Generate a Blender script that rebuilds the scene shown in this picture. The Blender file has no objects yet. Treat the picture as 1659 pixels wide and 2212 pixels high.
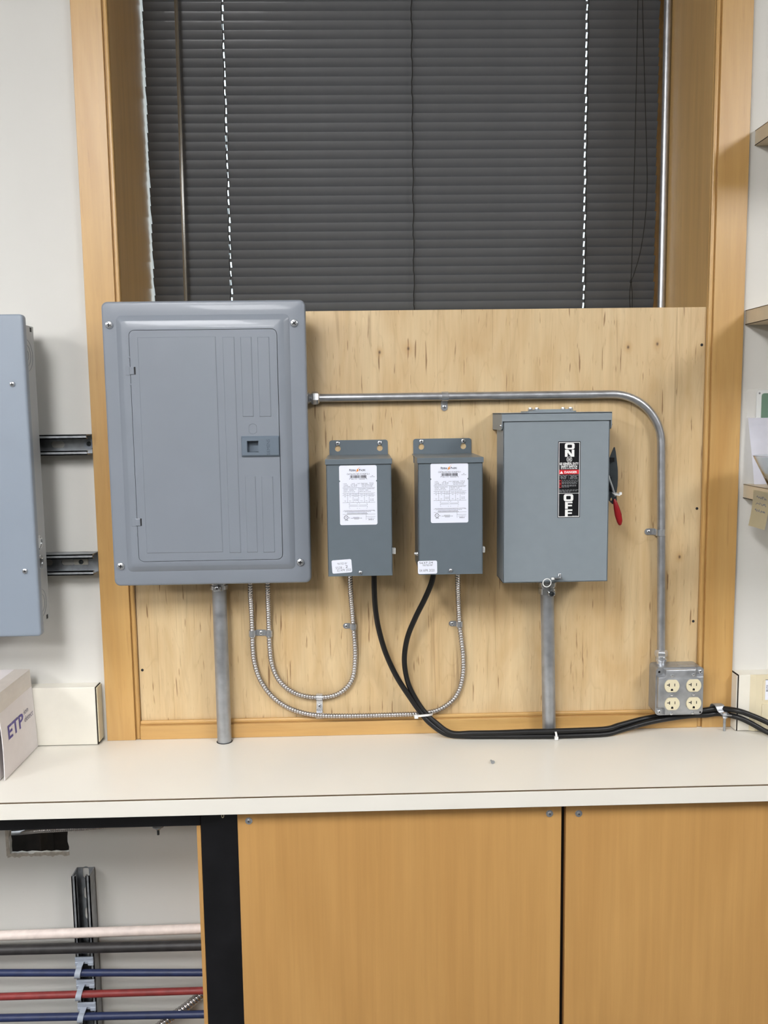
import bpy, bmesh, math, random
from mathutils import Vector, Matrix
from mathutils.geometry import tessellate_polygon

random.seed(7)
scene = bpy.context.scene
col = scene.collection

# ------------------------------------------------------------------ camera
F_PX, IMG_W, IMG_H = 1900.0, 1659.0, 2212.0
YAW, PITCH, ROLL = 0.02503665, 0.11456342, -0.01338353
CAM = Vector((0.0, -1.95, 1.645))
_r = Vector((math.cos(YAW), -math.sin(YAW), 0))
_f = Vector((math.sin(YAW) * math.cos(PITCH), math.cos(YAW) * math.cos(PITCH), -math.sin(PITCH)))
_u = _r.cross(_f)
CR = math.cos(ROLL) * _r + math.sin(ROLL) * _u
CU = -math.sin(ROLL) * _r + math.cos(ROLL) * _u
CF = _f
cam_data = bpy.data.cameras.new('camera')
cam = bpy.data.objects.new('camera', cam_data)
col.objects.link(cam)
cam.matrix_world = Matrix(((CR.x, CU.x, -CF.x, CAM.x), (CR.y, CU.y, -CF.y, CAM.y), (CR.z, CU.z, -CF.z, CAM.z), (0, 0, 0, 1)))
cam_data.sensor_fit = 'VERTICAL'
cam_data.sensor_height = 36.0
cam_data.lens = 36.0 * F_PX / IMG_H
cam_data.clip_start = 0.02
scene.camera = cam

# ------------------------------------------------------------------ world, exposure, ceiling lights
world = bpy.data.worlds.new('world')
scene.world = world
world.use_nodes = True
bg = world.node_tree.nodes['Background']
bg.inputs[0].default_value = (0.80, 0.90, 1.0, 1)
bg.inputs[1].default_value = 3.0
vs = scene.view_settings
vs.view_transform = 'Standard'
vs.look = 'None'
vs.gamma = 1.0
vs.use_curve_mapping = False
vs.exposure = 0.0
cy = scene.cycles                     # plain interior: a handful of bounces carries the room light
cy.max_bounces = 6
cy.diffuse_bounces = 3
cy.glossy_bounces = 3
cy.transmission_bounces = 5
cy.transparent_max_bounces = 8
cy.caustics_reflective = False
cy.caustics_refractive = False
LAMP_STRENGTH = 29.5
LAMP_COLOR = (1.0, 1.0, 1.015)
LAMPS = [(-3.2, -2.4), (-0.8, -2.4), (2.2, -2.4), (-3.2, -4.6), (-0.8, -4.6)]
CEIL_Z = 3.0


def W(px, py, Y):
    """world point at depth plane Y that lies under a photograph pixel"""
    d = CR * ((px - IMG_W / 2) / F_PX) + CF - CU * ((py - IMG_H / 2) / F_PX)
    t = (Y - CAM.y) / d.y
    return CAM + d * t


def WX(px, py, Y): return W(px, py, Y).x
def WZ(px, py, Y): return W(px, py, Y).z


# ------------------------------------------------------------------ materials
MATS = {}


def lin(c):
    return tuple(((v / 255) / 12.92 if v / 255 <= 0.04045 else ((v / 255 + 0.055) / 1.055) ** 2.4) for v in c)


def mat(name, rgb, rough=0.5, metal=0.0, var=0.05, scale=40, bump=0.0, bump_scale=300, spec=0.5, coat=0.0,
        emit=None, estr=0.0, trans=0.0, ior=1.45, alpha=1.0, stretch=(1, 1, 1), rough_var=0.0):
    m = bpy.data.materials.new(name)
    m.use_nodes = True
    nt = m.node_tree
    N, L = nt.nodes, nt.links
    b = N['Principled BSDF']
    c = lin(rgb)
    b.inputs['Roughness'].default_value = rough
    b.inputs['Metallic'].default_value = metal
    b.inputs['Specular IOR Level'].default_value = spec
    b.inputs['Coat Weight'].default_value = coat
    b.inputs['Transmission Weight'].default_value = trans
    b.inputs['IOR'].default_value = ior
    b.inputs['Alpha'].default_value = alpha
    tc = N.new('ShaderNodeTexCoord')
    mp = N.new('ShaderNodeMapping')
    mp.inputs['Scale'].default_value = stretch
    L.new(tc.outputs['Object'], mp.inputs['Vector'])
    if var > 0:
        nz = N.new('ShaderNodeTexNoise')
        nz.inputs['Scale'].default_value = scale
        nz.inputs['Detail'].default_value = 2
        L.new(mp.outputs[0], nz.inputs['Vector'])
        rp = N.new('ShaderNodeValToRGB')
        rp.color_ramp.elements[0].position = 0.3
        rp.color_ramp.elements[1].position = 0.7
        rp.color_ramp.elements[0].color = tuple(max(0, v * (1 - var)) for v in c) + (1,)
        rp.color_ramp.elements[1].color = tuple(min(1, v * (1 + var)) for v in c) + (1,)
        L.new(nz.outputs['Fac'], rp.inputs[0])
        L.new(rp.outputs[0], b.inputs['Base Color'])
        if rough_var:
            mr = N.new('ShaderNodeMapRange')
            mr.inputs['To Min'].default_value = max(0, rough - rough_var)
            mr.inputs['To Max'].default_value = min(1, rough + rough_var)
            L.new(nz.outputs['Fac'], mr.inputs['Value'])
            L.new(mr.outputs[0], b.inputs['Roughness'])
    else:
        b.inputs['Base Color'].default_value = c + (1,)
    if bump > 0:
        n2 = N.new('ShaderNodeTexNoise')
        n2.inputs['Scale'].default_value = bump_scale
        n2.inputs['Detail'].default_value = 2
        L.new(mp.outputs[0], n2.inputs['Vector'])
        bp = N.new('ShaderNodeBump')
        bp.inputs['Strength'].default_value = bump
        bp.inputs['Distance'].default_value = 0.001
        L.new(n2.outputs['Fac'], bp.inputs['Height'])
        L.new(bp.outputs[0], b.inputs['Normal'])
    if emit:
        b.inputs['Emission Color'].default_value = emit + (1,)
        b.inputs['Emission Strength'].default_value = estr
    MATS[name] = m
    return m


def wood(name, base, pale, dark, rough=0.4, grain=(70, 70, 3.0), mottle=(9, 9, 2.2), fleck=0.0, knots=(), coat=0.5, coat_rough=0.36, spec=0.4, fleck_scale=(135, 20, 8.5)):
    m = bpy.data.materials.new(name)
    m.use_nodes = True
    nt = m.node_tree
    N, L = nt.nodes, nt.links
    b = N['Principled BSDF']
    b.inputs['Roughness'].default_value = rough
    b.inputs['Coat Weight'].default_value = coat
    b.inputs['Coat Roughness'].default_value = coat_rough
    b.inputs['Specular IOR Level'].default_value = spec
    tc = N.new('ShaderNodeTexCoord')

    def mapped(s, off=(0, 0, 0)):
        mp = N.new('ShaderNodeMapping')
        mp.inputs['Scale'].default_value = s
        mp.inputs['Location'].default_value = off
        L.new(tc.outputs['Object'], mp.inputs['Vector'])
        return mp.outputs[0]

    def noise(vec, detail=4, dist=0.0, rough_=0.55):
        n = N.new('ShaderNodeTexNoise')
        n.inputs['Scale'].default_value = 1
        n.inputs['Detail'].default_value = detail
        n.inputs['Distortion'].default_value = dist
        n.inputs['Roughness'].default_value = rough_
        L.new(vec, n.inputs['Vector'])
        return n.outputs['Fac']

    def mix(fac, a, c2, mode='MIX'):
        x = N.new('ShaderNodeMix')
        x.data_type = 'RGBA'
        x.blend_type = mode
        for sock, v in ((x.inputs[0], fac), (x.inputs[6], a), (x.inputs[7], c2)):
            if hasattr(v, 'links'):
                L.new(v, sock)
            else:
                sock.default_value = v
        return x.outputs[2]

    def ramp(v, p0, p1, c0=(0, 0, 0, 1), c1=(1, 1, 1, 1)):
        r = N.new('ShaderNodeValToRGB')
        r.color_ramp.elements[0].position = p0
        r.color_ramp.elements[1].position = p1
        r.color_ramp.elements[0].color = c0
        r.color_ramp.elements[1].color = c1
        L.new(v, r.inputs[0])
        return r.outputs[0]

    B, P, D = lin(base) + (1,), lin(pale) + (1,), lin(dark) + (1,)
    c = ramp(noise(mapped(mottle), 3, 0.8), 0.32, 0.70, B, P)
    g = ramp(noise(mapped(grain), 3, 0.0, 0.65), 0.25, 0.75, (0.86, 0.84, 0.80, 1), (1.06, 1.06, 1.05, 1))
    c = mix(0.85, c, g, 'MULTIPLY')
    if fleck > 0:
        f1 = ramp(noise(mapped(fleck_scale, (3.1, 0, 1.7)), 3, 0.25, 0.5), 0.655, 0.695)
        f2 = ramp(noise(mapped((fleck_scale[0] * 0.7, 20, fleck_scale[2] * 0.42), (1.3, 0, 5.2)), 2, 0.9, 0.5), 0.63, 0.72)
        f3 = ramp(noise(mapped((fleck_scale[0] * 2.4, 20, fleck_scale[2] * 3.0), (7.3, 0, 2.2)), 2, 0.2, 0.5), 0.66, 0.73)
        for f, a in ((f1, 0.78), (f2, 0.30), (f3, 0.40)):
            mm = N.new('ShaderNodeMath')
            mm.operation = 'MULTIPLY'
            L.new(f, mm.inputs[0])
            mm.inputs[1].default_value = a * fleck
            c = mix(mm.outputs[0], c, D)
    if fleck > 0.5:
        # faint cathedral figure
        nf = noise(mapped((20, 10, 3.2), (2.2, 0, 8.1)), 1, 1.6)
        fig = ramp(nf, 0.485, 0.50)
        fig2 = ramp(nf, 0.50, 0.53, (1, 1, 1, 1), (0, 0, 0, 1))
        mm = N.new('ShaderNodeMath')
        mm.operation = 'MULTIPLY'
        L.new(fig, mm.inputs[0])
        L.new(fig2, mm.inputs[1])
        m2 = N.new('ShaderNodeMath')
        m2.operation = 'MULTIPLY'
        L.new(mm.outputs[0], m2.inputs[0])
        m2.inputs[1].default_value = 0.10
        c = mix(m2.outputs[0], c, D)
    for (kx, kz, rad) in knots:
        sub = N.new('ShaderNodeVectorMath')
        sub.operation = 'SUBTRACT'
        L.new(tc.outputs['Object'], sub.inputs[0])
        sub.inputs[1].default_value = (kx, 0, kz)
        mul = N.new('ShaderNodeVectorMath')
        mul.operation = 'MULTIPLY'
        L.new(sub.outputs[0], mul.inputs[0])
        mul.inputs[1].default_value = (1.0, 0.0, 0.7)
        ln = N.new('ShaderNodeVectorMath')
        ln.operation = 'LENGTH'
        L.new(mul.outputs[0], ln.inputs[0])
        halo = ramp(ln.outputs['Value'], rad * 0.8, rad * 5, (0.5, 0.5, 0.5, 1), (0, 0, 0, 1))
        c = mix(halo, c, lin((176, 132, 78)) + (1,))
        core = ramp(ln.outputs['Value'], rad * 0.5, rad * 1.0, (1, 1, 1, 1), (0, 0, 0, 1))
        c = mix(core, c, lin((58, 36, 22)) + (1,))
    L.new(c, b.inputs['Base Color'])
    MATS[name] = m
    return m


mat('wall_paint', (212, 210, 204), 0.75, var=0.015, scale=6)
mat('ceiling_paint', (220, 219, 215), 0.9, var=0.02)
mat('floor_tile', (58, 57, 54), 0.5, var=0.06)
mat('room_paint', (112, 110, 105), 0.8, var=0.03)
mat('drywall_edge', (176, 168, 156), 0.95, var=0.15, scale=120)
mat('cavity', (40, 34, 30), 0.95, var=0.2)
ply_knots = []
for (kx, ky, kr) in ((820, 761, 0.0022), (882, 753, 0.003), (1357, 750, 0.0022), (1420, 743, 0.0026), (1468, 1203, 0.002)):
    q = W(kx, ky, 0)
    ply_knots.append((q.x - 0.1265, q.z - 0.953, kr))
wood('plywood', (199, 169, 124), (214, 190, 150), (118, 80, 42), 0.42, grain=(90, 60, 3.5), mottle=(14, 10, 4.0), fleck=1.0, knots=ply_knots, coat=0.45)
wood('casing_wood', (187, 145, 85), (201, 163, 104), (134, 92, 50), 0.38, grain=(60, 60, 2.5), mottle=(14, 14, 2.0), fleck=0.22)
wood('casing_wood_across', (187, 145, 85), (201, 163, 104), (134, 92, 50), 0.38, grain=(2.5, 60, 60), mottle=(2.0, 14, 14), fleck=0.12, fleck_scale=(8.5, 20, 135))
wood('jamb_wood', (204, 165, 107), (216, 178, 117), (120, 90, 54), 0.42, grain=(60, 40, 2.5), mottle=(8, 12, 1.5), fleck=0.1)
wood('cabinet_wood', (186, 141, 83), (196, 152, 92), (150, 104, 56), 0.42, grain=(55, 55, 2.0), mottle=(5, 5, 1.0), fleck=0.06)
mat('laminate', (230, 226, 216), 0.34, var=0.015, scale=5, coat=0.1)
mat('laminate_line', (92, 76, 56), 0.6, var=0.1)
mat('raceway_cream', (226, 222, 210), 0.4, var=0.015)
mat('plate_cream', (214, 203, 174), 0.45, var=0.02)
mat('black_paint', (16, 16, 19), 0.35, var=0.25, scale=14, rough_var=0.12)
mat('dark_gap', (26, 18, 12), 0.8, var=0.1)
mat('panel_grey', (128, 134, 143), 0.34, var=0.02, scale=10, coat=0.15)
mat('panel_grey_lit', (139, 149, 161), 0.38, var=0.02, scale=10, coat=0.1)  # paler than the main panel: brightness of nearer light put into the colour
mat('box_side_grey', (172, 175, 176), 0.4, var=0.02)
mat('transformer_grey', (98, 108, 115), 0.36, var=0.02, coat=0.15)
mat('switch_grey', (130, 139, 145), 0.42, var=0.02)
mat('latch_grey', (100, 112, 124), 0.45, var=0.03)
mat('latch_relief_shade', (70, 82, 94), 0.5, var=0.0)
mat('galvanized', (184, 186, 190), 0.36, metal=0.85, var=0.08, scale=60, rough_var=0.10)
mat('galv_dull', (172, 175, 179), 0.42, metal=0.8, var=0.14, scale=45, rough_var=0.12)
mat('strut_metal', (160, 164, 168), 0.42, metal=0.55, var=0.18, scale=70, rough_var=0.12)
mat('zinc', (205, 208, 212), 0.24, metal=0.78, var=0.06, scale=80)
mat('chrome', (205, 208, 211), 0.15, metal=0.85, var=0.03)
mat('armor', (190, 186, 184), 0.25, metal=0.95, var=0.08, scale=60)
mat('dark_steel', (74, 80, 84), 0.4, metal=0.7, var=0.1)
mat('slot_dark', (30, 30, 32), 0.7, var=0.0)
mat('black_rubber', (17, 17, 18), 0.42, var=0.15)
mat('cord_dark', (30, 28, 26), 0.8, var=0.1)
mat('nylon_white', (226, 226, 224), 0.4, var=0.03)
mat('ivory', (216, 207, 178), 0.35, var=0.02)
mat('label_white', (228, 231, 243), 0.45, var=0.01)
mat('ink', (24, 26, 38), 0.6, var=0.0)
mat('ink_navy', (26, 28, 62), 0.6, var=0.0)
mat('ink_faded', (92, 92, 100), 0.7, var=0.0)
mat('ink_grey', (120, 120, 126), 0.7, var=0.0)
mat('ink_orange', (226, 140, 56), 0.6, var=0.0)
mat('label_black', (14, 15, 19), 0.35, var=0.0)
mat('label_red', (206, 44, 52), 0.4, var=0.0)
mat('print_white', (236, 236, 234), 0.5, var=0.0)
mat('print_dim', (130, 132, 134), 0.5, var=0.0)
mat('red_vinyl', (146, 22, 28), 0.35, var=0.06)
mat('carton_white', (226, 220, 220), 0.7, var=0.02)
mat('tape', (206, 197, 188), 0.3, var=0.04, coat=0.3)
mat('etp_purple', (88, 76, 146), 0.6, var=0.0)
mat('etp_grey', (128, 122, 142), 0.6, var=0.0)
mat('blind_slat', (85, 86, 88), 0.5, var=0.03, scale=30, coat=0.05)
mat('wand_plastic', (150, 140, 122), 0.15, var=0.02, trans=0.6)
mat('pipe_white', (222, 208, 200), 0.5, var=0.08, scale=60)
mat('pipe_black', (44, 42, 42), 0.5, var=0.3, scale=50)
mat('pipe_blue', (36, 46, 80), 0.45, var=0.15, scale=50)
mat('pipe_red', (128, 48, 46), 0.5, var=0.15, scale=50)
mat('clip_grey', (156, 164, 176), 0.5, var=0.04)
mat('shelf_laminate', (206, 192, 166), 0.5, var=0.03)
mat('paper_white', (240, 240, 248), 0.25, var=0.02, coat=0.6, bump=0.25, bump_scale=45)
mat('sign_white', (226, 228, 226), 0.4, var=0.01)
mat('sign_green', (40, 108, 72), 0.4, var=0.04)
mat('note_yellow', (222, 213, 182), 0.8, var=0.02)
mat('glass', (235, 240, 240), 0.02, var=0.0, trans=1.0, ior=1.5)
mat('film', (235, 235, 232), 0.10, var=0.0, alpha=0.16, coat=1.0, bump=0.6, bump_scale=60)
mat('lamp_diffuser', (255, 255, 255), 0.6, var=0.0, emit=LAMP_COLOR, estr=LAMP_STRENGTH)
mat('lamp_frame', (230, 230, 228), 0.5, var=0.02)


def pane_material():
    m = bpy.data.materials.new('window_glass')
    m.use_nodes = True
    nt = m.node_tree
    N, L = nt.nodes, nt.links
    for n in list(N):
        N.remove(n)
    o = N.new('ShaderNodeOutputMaterial')
    t = N.new('ShaderNodeBsdfTransparent')
    t.inputs[0].default_value = (0.94, 0.97, 0.96, 1)
    g = N.new('ShaderNodeBsdfGlossy')
    g.inputs['Roughness'].default_value = 0.02
    mx = N.new('ShaderNodeMixShader')
    lw = N.new('ShaderNodeFresnel')
    L.new(lw.outputs[0], mx.inputs[0])
    L.new(t.outputs[0], mx.inputs[1])
    L.new(g.outputs[0], mx.inputs[2])
    L.new(mx.outputs[0], o.inputs[0])
    MATS['window_glass'] = m


pane_material()

# ------------------------------------------------------------------ object helpers


def thing(name, label, cat, loc=(0, 0, 0), group=None):
    o = bpy.data.objects.new(name, None)
    o.empty_display_size = 0.05
    col.objects.link(o)
    o.location = loc
    o['label'] = label
    o['category'] = cat
    if group:
        o['group'] = group
    return o


def rootloc(p):
    v = Vector((0, 0, 0))
    while p is not None:
        v += p.location
        p = p.parent
    return v


def part(name, bm, m, parent=None, smooth=False, loc=None, label=None, kind=None):
    """link a bmesh built in world coordinates as one mesh object (origin = parent's origin or loc)"""
    base = rootloc(parent)
    off = Vector(loc) if loc is not None else base
    bmesh.ops.translate(bm, verts=bm.verts, vec=-off)
    bmesh.ops.recalc_face_normals(bm, faces=bm.faces)
    me = bpy.data.meshes.new(name)
    bm.to_mesh(me)
    bm.free()
    for mm in (m if isinstance(m, (list, tuple)) else [m]):
        me.materials.append(MATS[mm])
    if smooth:
        for p in me.polygons:
            p.use_smooth = True
        try:
            me.set_sharp_from_angle(angle=math.radians(smooth if smooth is not True else 40))
        except Exception:
            pass
    o = bpy.data.objects.new(name, me)
    col.objects.link(o)
    o.parent = parent
    o.location = off - base
    if label:
        o['label'] = label
    if kind:
        o['kind'] = kind
    return o


def tag(o, label, cat, group=None):
    o['label'] = label
    o['category'] = cat
    if group:
        o['group'] = group
    return o


def struct(o, label=None):
    o['kind'] = 'structure'
    if label:
        o['label'] = label
    return o


def NB():
    return bmesh.new()


def box(bm, x0, x1, y0, y1, z0, z1, bevel=0.0, seg=2, mi=0):
    x0, x1 = min(x0, x1), max(x0, x1)
    y0, y1 = min(y0, y1), max(y0, y1)
    z0, z1 = min(z0, z1), max(z0, z1)
    r = bmesh.ops.create_cube(bm, size=1)
    vs_ = r['verts']
    for v in vs_:
        v.co = Vector((x0 if v.co.x < 0 else x1, y0 if v.co.y < 0 else y1, z0 if v.co.z < 0 else z1))
    fs = set(f for v in vs_ for f in v.link_faces)
    for f in fs:
        f.material_index = mi
    if bevel > 0:
        es = list(set(e for v in vs_ for e in v.link_edges))
        rr = bmesh.ops.bevel(bm, geom=es, offset=bevel, segments=seg, affect='EDGES', profile=0.5)
        for f in rr['faces']:
            f.material_index = mi
    return bm


def frame_for(d):
    d = d.normalized()
    a = Vector((0, 0, 1)) if abs(d.z) < 0.9 else Vector((1, 0, 0))
    u = d.cross(a).normalized()
    return u, d.cross(u).normalized()


def ring(bm, c, u, v, r, n, ph=0.0):
    return [bm.verts.new(c + (u * math.cos(ph + 2 * math.pi * i / n) + v * math.sin(ph + 2 * math.pi * i / n)) * r) for i in range(n)]


def bridge(bm, a, b, mi=0):
    n = len(a)
    for i in range(n):
        f = bm.faces.new((a[i], a[(i + 1) % n], b[(i + 1) % n], b[i]))
        f.material_index = mi


def lathe(bm, base, axis, prof, n=20, ph=0.0, cap=True, mi=0):
    """prof: list of (radius, distance along axis)"""
    base = Vector(base)
    axis = Vector(axis).normalized()
    u, v = frame_for(axis)
    prev = None
    for k, (r, h) in enumerate(prof):
        rg = ring(bm, base + axis * h, u, v, max(r, 1e-5), n, ph)
        if prev is not None:
            bridge(bm, prev, rg, mi)
        elif cap:
            bm.faces.new(rg).material_index = mi
        prev = rg
    if cap:
        bm.faces.new(prev).material_index = mi
    return bm


def cyl(bm, p0, p1, r, n=16, r2=None, mi=0, ph=0.0):
    p0, p1 = Vector(p0), Vector(p1)
    return lathe(bm, p0, p1 - p0, [(r, 0), (r if r2 is None else r2, (p1 - p0).length)], n, ph, True, mi)


def catmull(pts, n=8):
    pts = [Vector(p) for p in pts]
    P = [pts[0] * 2 - pts[1]] + pts + [pts[-1] * 2 - pts[-2]]
    out = []
    for i in range(1, len(P) - 2):
        for k in range(n):
            t = k / n
            a, b, c, d = P[i - 1], P[i], P[i + 1], P[i + 2]
            out.append(0.5 * ((2 * b) + (-a + c) * t + (2 * a - 5 * b + 4 * c - d) * t * t + (-a + 3 * b - 3 * c + d) * t ** 3))
    out.append(pts[-1])
    return out


def resample(pts, step):
    L = [0.0]
    for a, b in zip(pts, pts[1:]):
        L.append(L[-1] + (b - a).length)
    n = max(2, int(L[-1] / step))
    out = []
    j = 0
    for i in range(n + 1):
        s = L[-1] * i / n
        while j < len(L) - 2 and L[j + 1] < s:
            j += 1
        t = (s - L[j]) / max(1e-9, L[j + 1] - L[j])
        out.append(pts[j].lerp(pts[j + 1], t))
    return out


def tube(bm, pts, r, n=12, rad=None, mi=0, cap=True):
    """sweep a circle along a polyline with parallel-transported frames; rad(i) overrides the radius"""
    pts = [Vector(p) for p in pts]
    prev = None
    u = None
    for i, p in enumerate(pts):
        d = (pts[min(i + 1, len(pts) - 1)] - pts[max(i - 1, 0)]).normalized()
        if u is None:
            u, v = frame_for(d)
        else:
            u = (u - d * u.dot(d)).normalized()
            v = d.cross(u)
        rg = ring(bm, p, u, v, rad(i) if rad else r, n)
        if prev is not None:
            bridge(bm, prev, rg, mi)
        elif cap:
            bm.faces.new(rg).material_index = mi
        prev = rg
    if cap:
        bm.faces.new(prev).material_index = mi
    return bm


def ribbed(bm, pts, r, pitch=0.006, depth=0.0018, n=14):
    q = resample(pts, pitch / 5)
    pat = [0.0, 0.85, 1.0, 1.0, 0.85]
    return tube(bm, q, r, n, rad=lambda i: r - depth * (1 - pat[i % 5]))


def circle_pts(cx, cz, r, n=24):
    return [(cx + r * math.cos(2 * math.pi * i / n), cz + r * math.sin(2 * math.pi * i / n)) for i in range(n)]


def rrect(x0, x1, z0, z1, r, n=5):
    out = []
    for (cx, cz, a0) in ((x1 - r, z1 - r, 0), (x0 + r, z1 - r, 90), (x0 + r, z0 + r, 180), (x1 - r, z0 + r, 270)):
        for k in range(n + 1):
            a = math.radians(a0 + 90 * k / n)
            out.append((cx + r * math.cos(a), cz + r * math.sin(a)))
    return out


def slot_pts(cx, cz, hw, hz, n=8):
    """stadium, long in x when hw > hz"""
    r = min(hw, hz)
    return rrect(cx - hw, cx + hw, cz - hz, cz + hz, r * 0.999, n)


def plate(bm, outline, holes, y0, y1, to3=None, mi=0):
    """extrude a 2D outline with holes between y0 and y1; to3 maps (a, b, y) to world"""
    if to3 is None:
        def to3(a, b, y): return Vector((a, y, b))
    loops = [list(outline)] + [list(h) for h in holes]
    flat = [p for lp in loops for p in lp]
    tris = tessellate_polygon([[Vector((p[0], p[1], 0)) for p in lp] for lp in loops])
    vf = [bm.verts.new(to3(p[0], p[1], y0)) for p in flat]
    vb = [bm.verts.new(to3(p[0], p[1], y1)) for p in flat]
    for t in tris:
        try:
            bm.faces.new([vf[i] for i in t]).material_index = mi
            bm.faces.new([vb[i] for i in reversed(t)]).material_index = mi
        except ValueError:
            pass
    k = 0
    for lp in loops:
        n = len(lp)
        for i in range(n):
            a, b = k + i, k + (i + 1) % n
            bm.faces.new((vf[a], vf[b], vb[b], vb[a])).material_index = mi
        k += n
    return bm


def pad(bm, x0, x1, z0, z1, y, h, s):
    """raised pad with sloped sides on a face looking towards -y"""
    o = [bm.verts.new((a, y + 0.0004, b)) for a, b in ((x0, z0), (x1, z0), (x1, z1), (x0, z1))]
    i = [bm.verts.new((a, y - h, b)) for a, b in ((x0 + s, z0 + s), (x1 - s, z0 + s), (x1 - s, z1 - s), (x0 + s, z1 - s))]
    bridge(bm, o, i)
    bm.faces.new(i)
    return bm


_tc = {}


def text_polys(s, bold=0.0, spacing=1.0):
    key = (s, bold, spacing)
    if key not in _tc:
        cu = bpy.data.curves.new('t', 'FONT')
        cu.body = s
        cu.offset = bold
        cu.resolution_u = 2
        cu.space_character = spacing
        o = bpy.data.objects.new('t', cu)
        col.objects.link(o)
        dg = bpy.context.evaluated_depsgraph_get()
        me = bpy.data.meshes.new_from_object(o.evaluated_get(dg))
        vs_ = [(v.co.x, v.co.y) for v in me.vertices]
        fs = [tuple(p.vertices) for p in me.polygons]
        bpy.data.meshes.remove(me)
        bpy.data.objects.remove(o)
        bpy.data.curves.remove(cu)
        xs = [a for a, _ in vs_]
        ys = [b for _, b in vs_]
        _tc[key] = (vs_, fs, min(xs), max(xs), min(ys), max(ys))
    return _tc[key]


def text(bm, s, x0, x1, z0, z1, y, bold=0.0, rot=0, mi=0, to3=None, spacing=1.0):
    """write s so that its ink fills the rectangle; rot 90 reads upwards, -90 downwards"""
    vs_, fs, ax, bx, ay, by = text_polys(s, bold, spacing)
    out = []
    for (a, b) in vs_:
        u = (a - ax) / (bx - ax)
        v = (b - ay) / (by - ay)
        if rot == 90:
            u, v = 1 - v, u
        elif rot == -90:
            u, v = v, 1 - u
        X, Z = x0 + (x1 - x0) * u, z0 + (z1 - z0) * v
        out.append(bm.verts.new(to3(X, Z, y) if to3 else (X, y, Z)))
    for f in fs:
        try:
            bm.faces.new([out[i] for i in f]).material_index = mi
        except ValueError:
            pass


def rect(bm, x0, x1, z0, z1, y, mi=0):
    f = bm.faces.new([bm.verts.new((a, y, b)) for a, b in ((x0, z0), (x1, z0), (x1, z1), (x0, z1))])
    f.material_index = mi


def flat(name, bm, m, parent, **k):
    """printed marks: keep normals as built, towards -y"""
    return part(name, bm, m, parent, **k)


def screw(parent, p, n=(0, -1, 0), r=0.005, h=0.003, m='zinc', rot=0.3, name='screw', slot=True, washer=0.0):
    """pan-head screw with a cross recess"""
    bm = NB()
    p = Vector(p)
    n = Vector(n).normalized()
    if washer:
        lathe(bm, p - n * 0.0005, n, [(washer, 0), (washer, 0.0014), (washer * 0.95, 0.0018)], 20)
        p = p + n * 0.0014
    lathe(bm, p - n * 0.001, n, [(r, 0), (r, 0.001 + h * 0.3), (r * 0.86, 0.001 + h * 0.72), (r * 0.5, 0.001 + h * 0.97), (r * 0.1, 0.001 + h)], 18)
    if slot:
        u, v = frame_for(n)
        for k in range(2):
            a = rot + k * math.pi / 2
            du = u * math.cos(a) + v * math.sin(a)
            dv = n.cross(du)
            c = p + n * (h * 0.99)
            co = []
            for lev in (-0.0012, 0.0002):
                for sx, sy in ((-1, -1), (1, -1), (1, 1), (-1, 1)):
                    co.append(bm.verts.new(c + n * lev + du * sx * r * 0.5 + dv * sy * r * 0.13))
            for f in ((0, 1, 2, 3), (7, 6, 5, 4), (0, 4, 5, 1), (1, 5, 6, 2), (2, 6, 7, 3), (3, 7, 4, 0)):
                bm.faces.new([co[i] for i in f]).material_index = 1
    return part(name, bm, [m, 'slot_dark'], parent, smooth=35)


def hexnut(bm, base, axis, r, h, ph=0.0):
    lathe(bm, base, axis, [(r * 0.93, 0), (r, h * 0.15), (r, h * 0.85), (r * 0.93, h)], 6, ph)


# ================================================================== THE SETTING
CT = 0.91          # counter top height
OX0, OX1 = -0.511, 0.764   # window opening
OZ0, OZ1 = 0.953, 2.82
RX0, RX1, RY0 = -4.7, 2.9, -5.8
REC = 0.34         # recess depth
PT = 0.013         # drywall thickness

# back wall with the window opening and the ragged cut-out under the bench
hx0, hx1 = WX(19, 1800, 0), WX(149, 1830, 0)
hz1, hz0 = WZ(85, 1772, 0), WZ(85, 1843, 0)
hole = []
steps = 12
for i in range(steps):
    hole.append((hx0 + (hx1 - hx0) * i / steps, hz0 + random.uniform(-0.0022, 0.0022)))
for i in range(6):
    hole.append((hx1 + random.uniform(-0.003, 0.0012), hz0 + (hz1 - hz0) * i / 6))
for i in range(steps):
    hole.append((hx1 + (hx0 - hx1) * i / steps, hz1))
for i in range(6):
    hole.append((hx0 + random.uniform(-0.001, 0.0012), hz1 + (hz0 - hz1) * i / 6))
bm = NB()
plate(bm, [(RX0, 0), (RX1, 0), (RX1, CEIL_Z), (RX0, CEIL_Z)],
      [[(OX0 - 0.01, OZ0 - 0.03), (OX1 + 0.01, OZ0 - 0.03), (OX1 + 0.01, OZ1 + 0.01), (OX0 - 0.01, OZ1 + 0.01)], hole], 0.0, PT)
wall = struct(part('wall_back', bm, 'wall_paint'))
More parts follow.
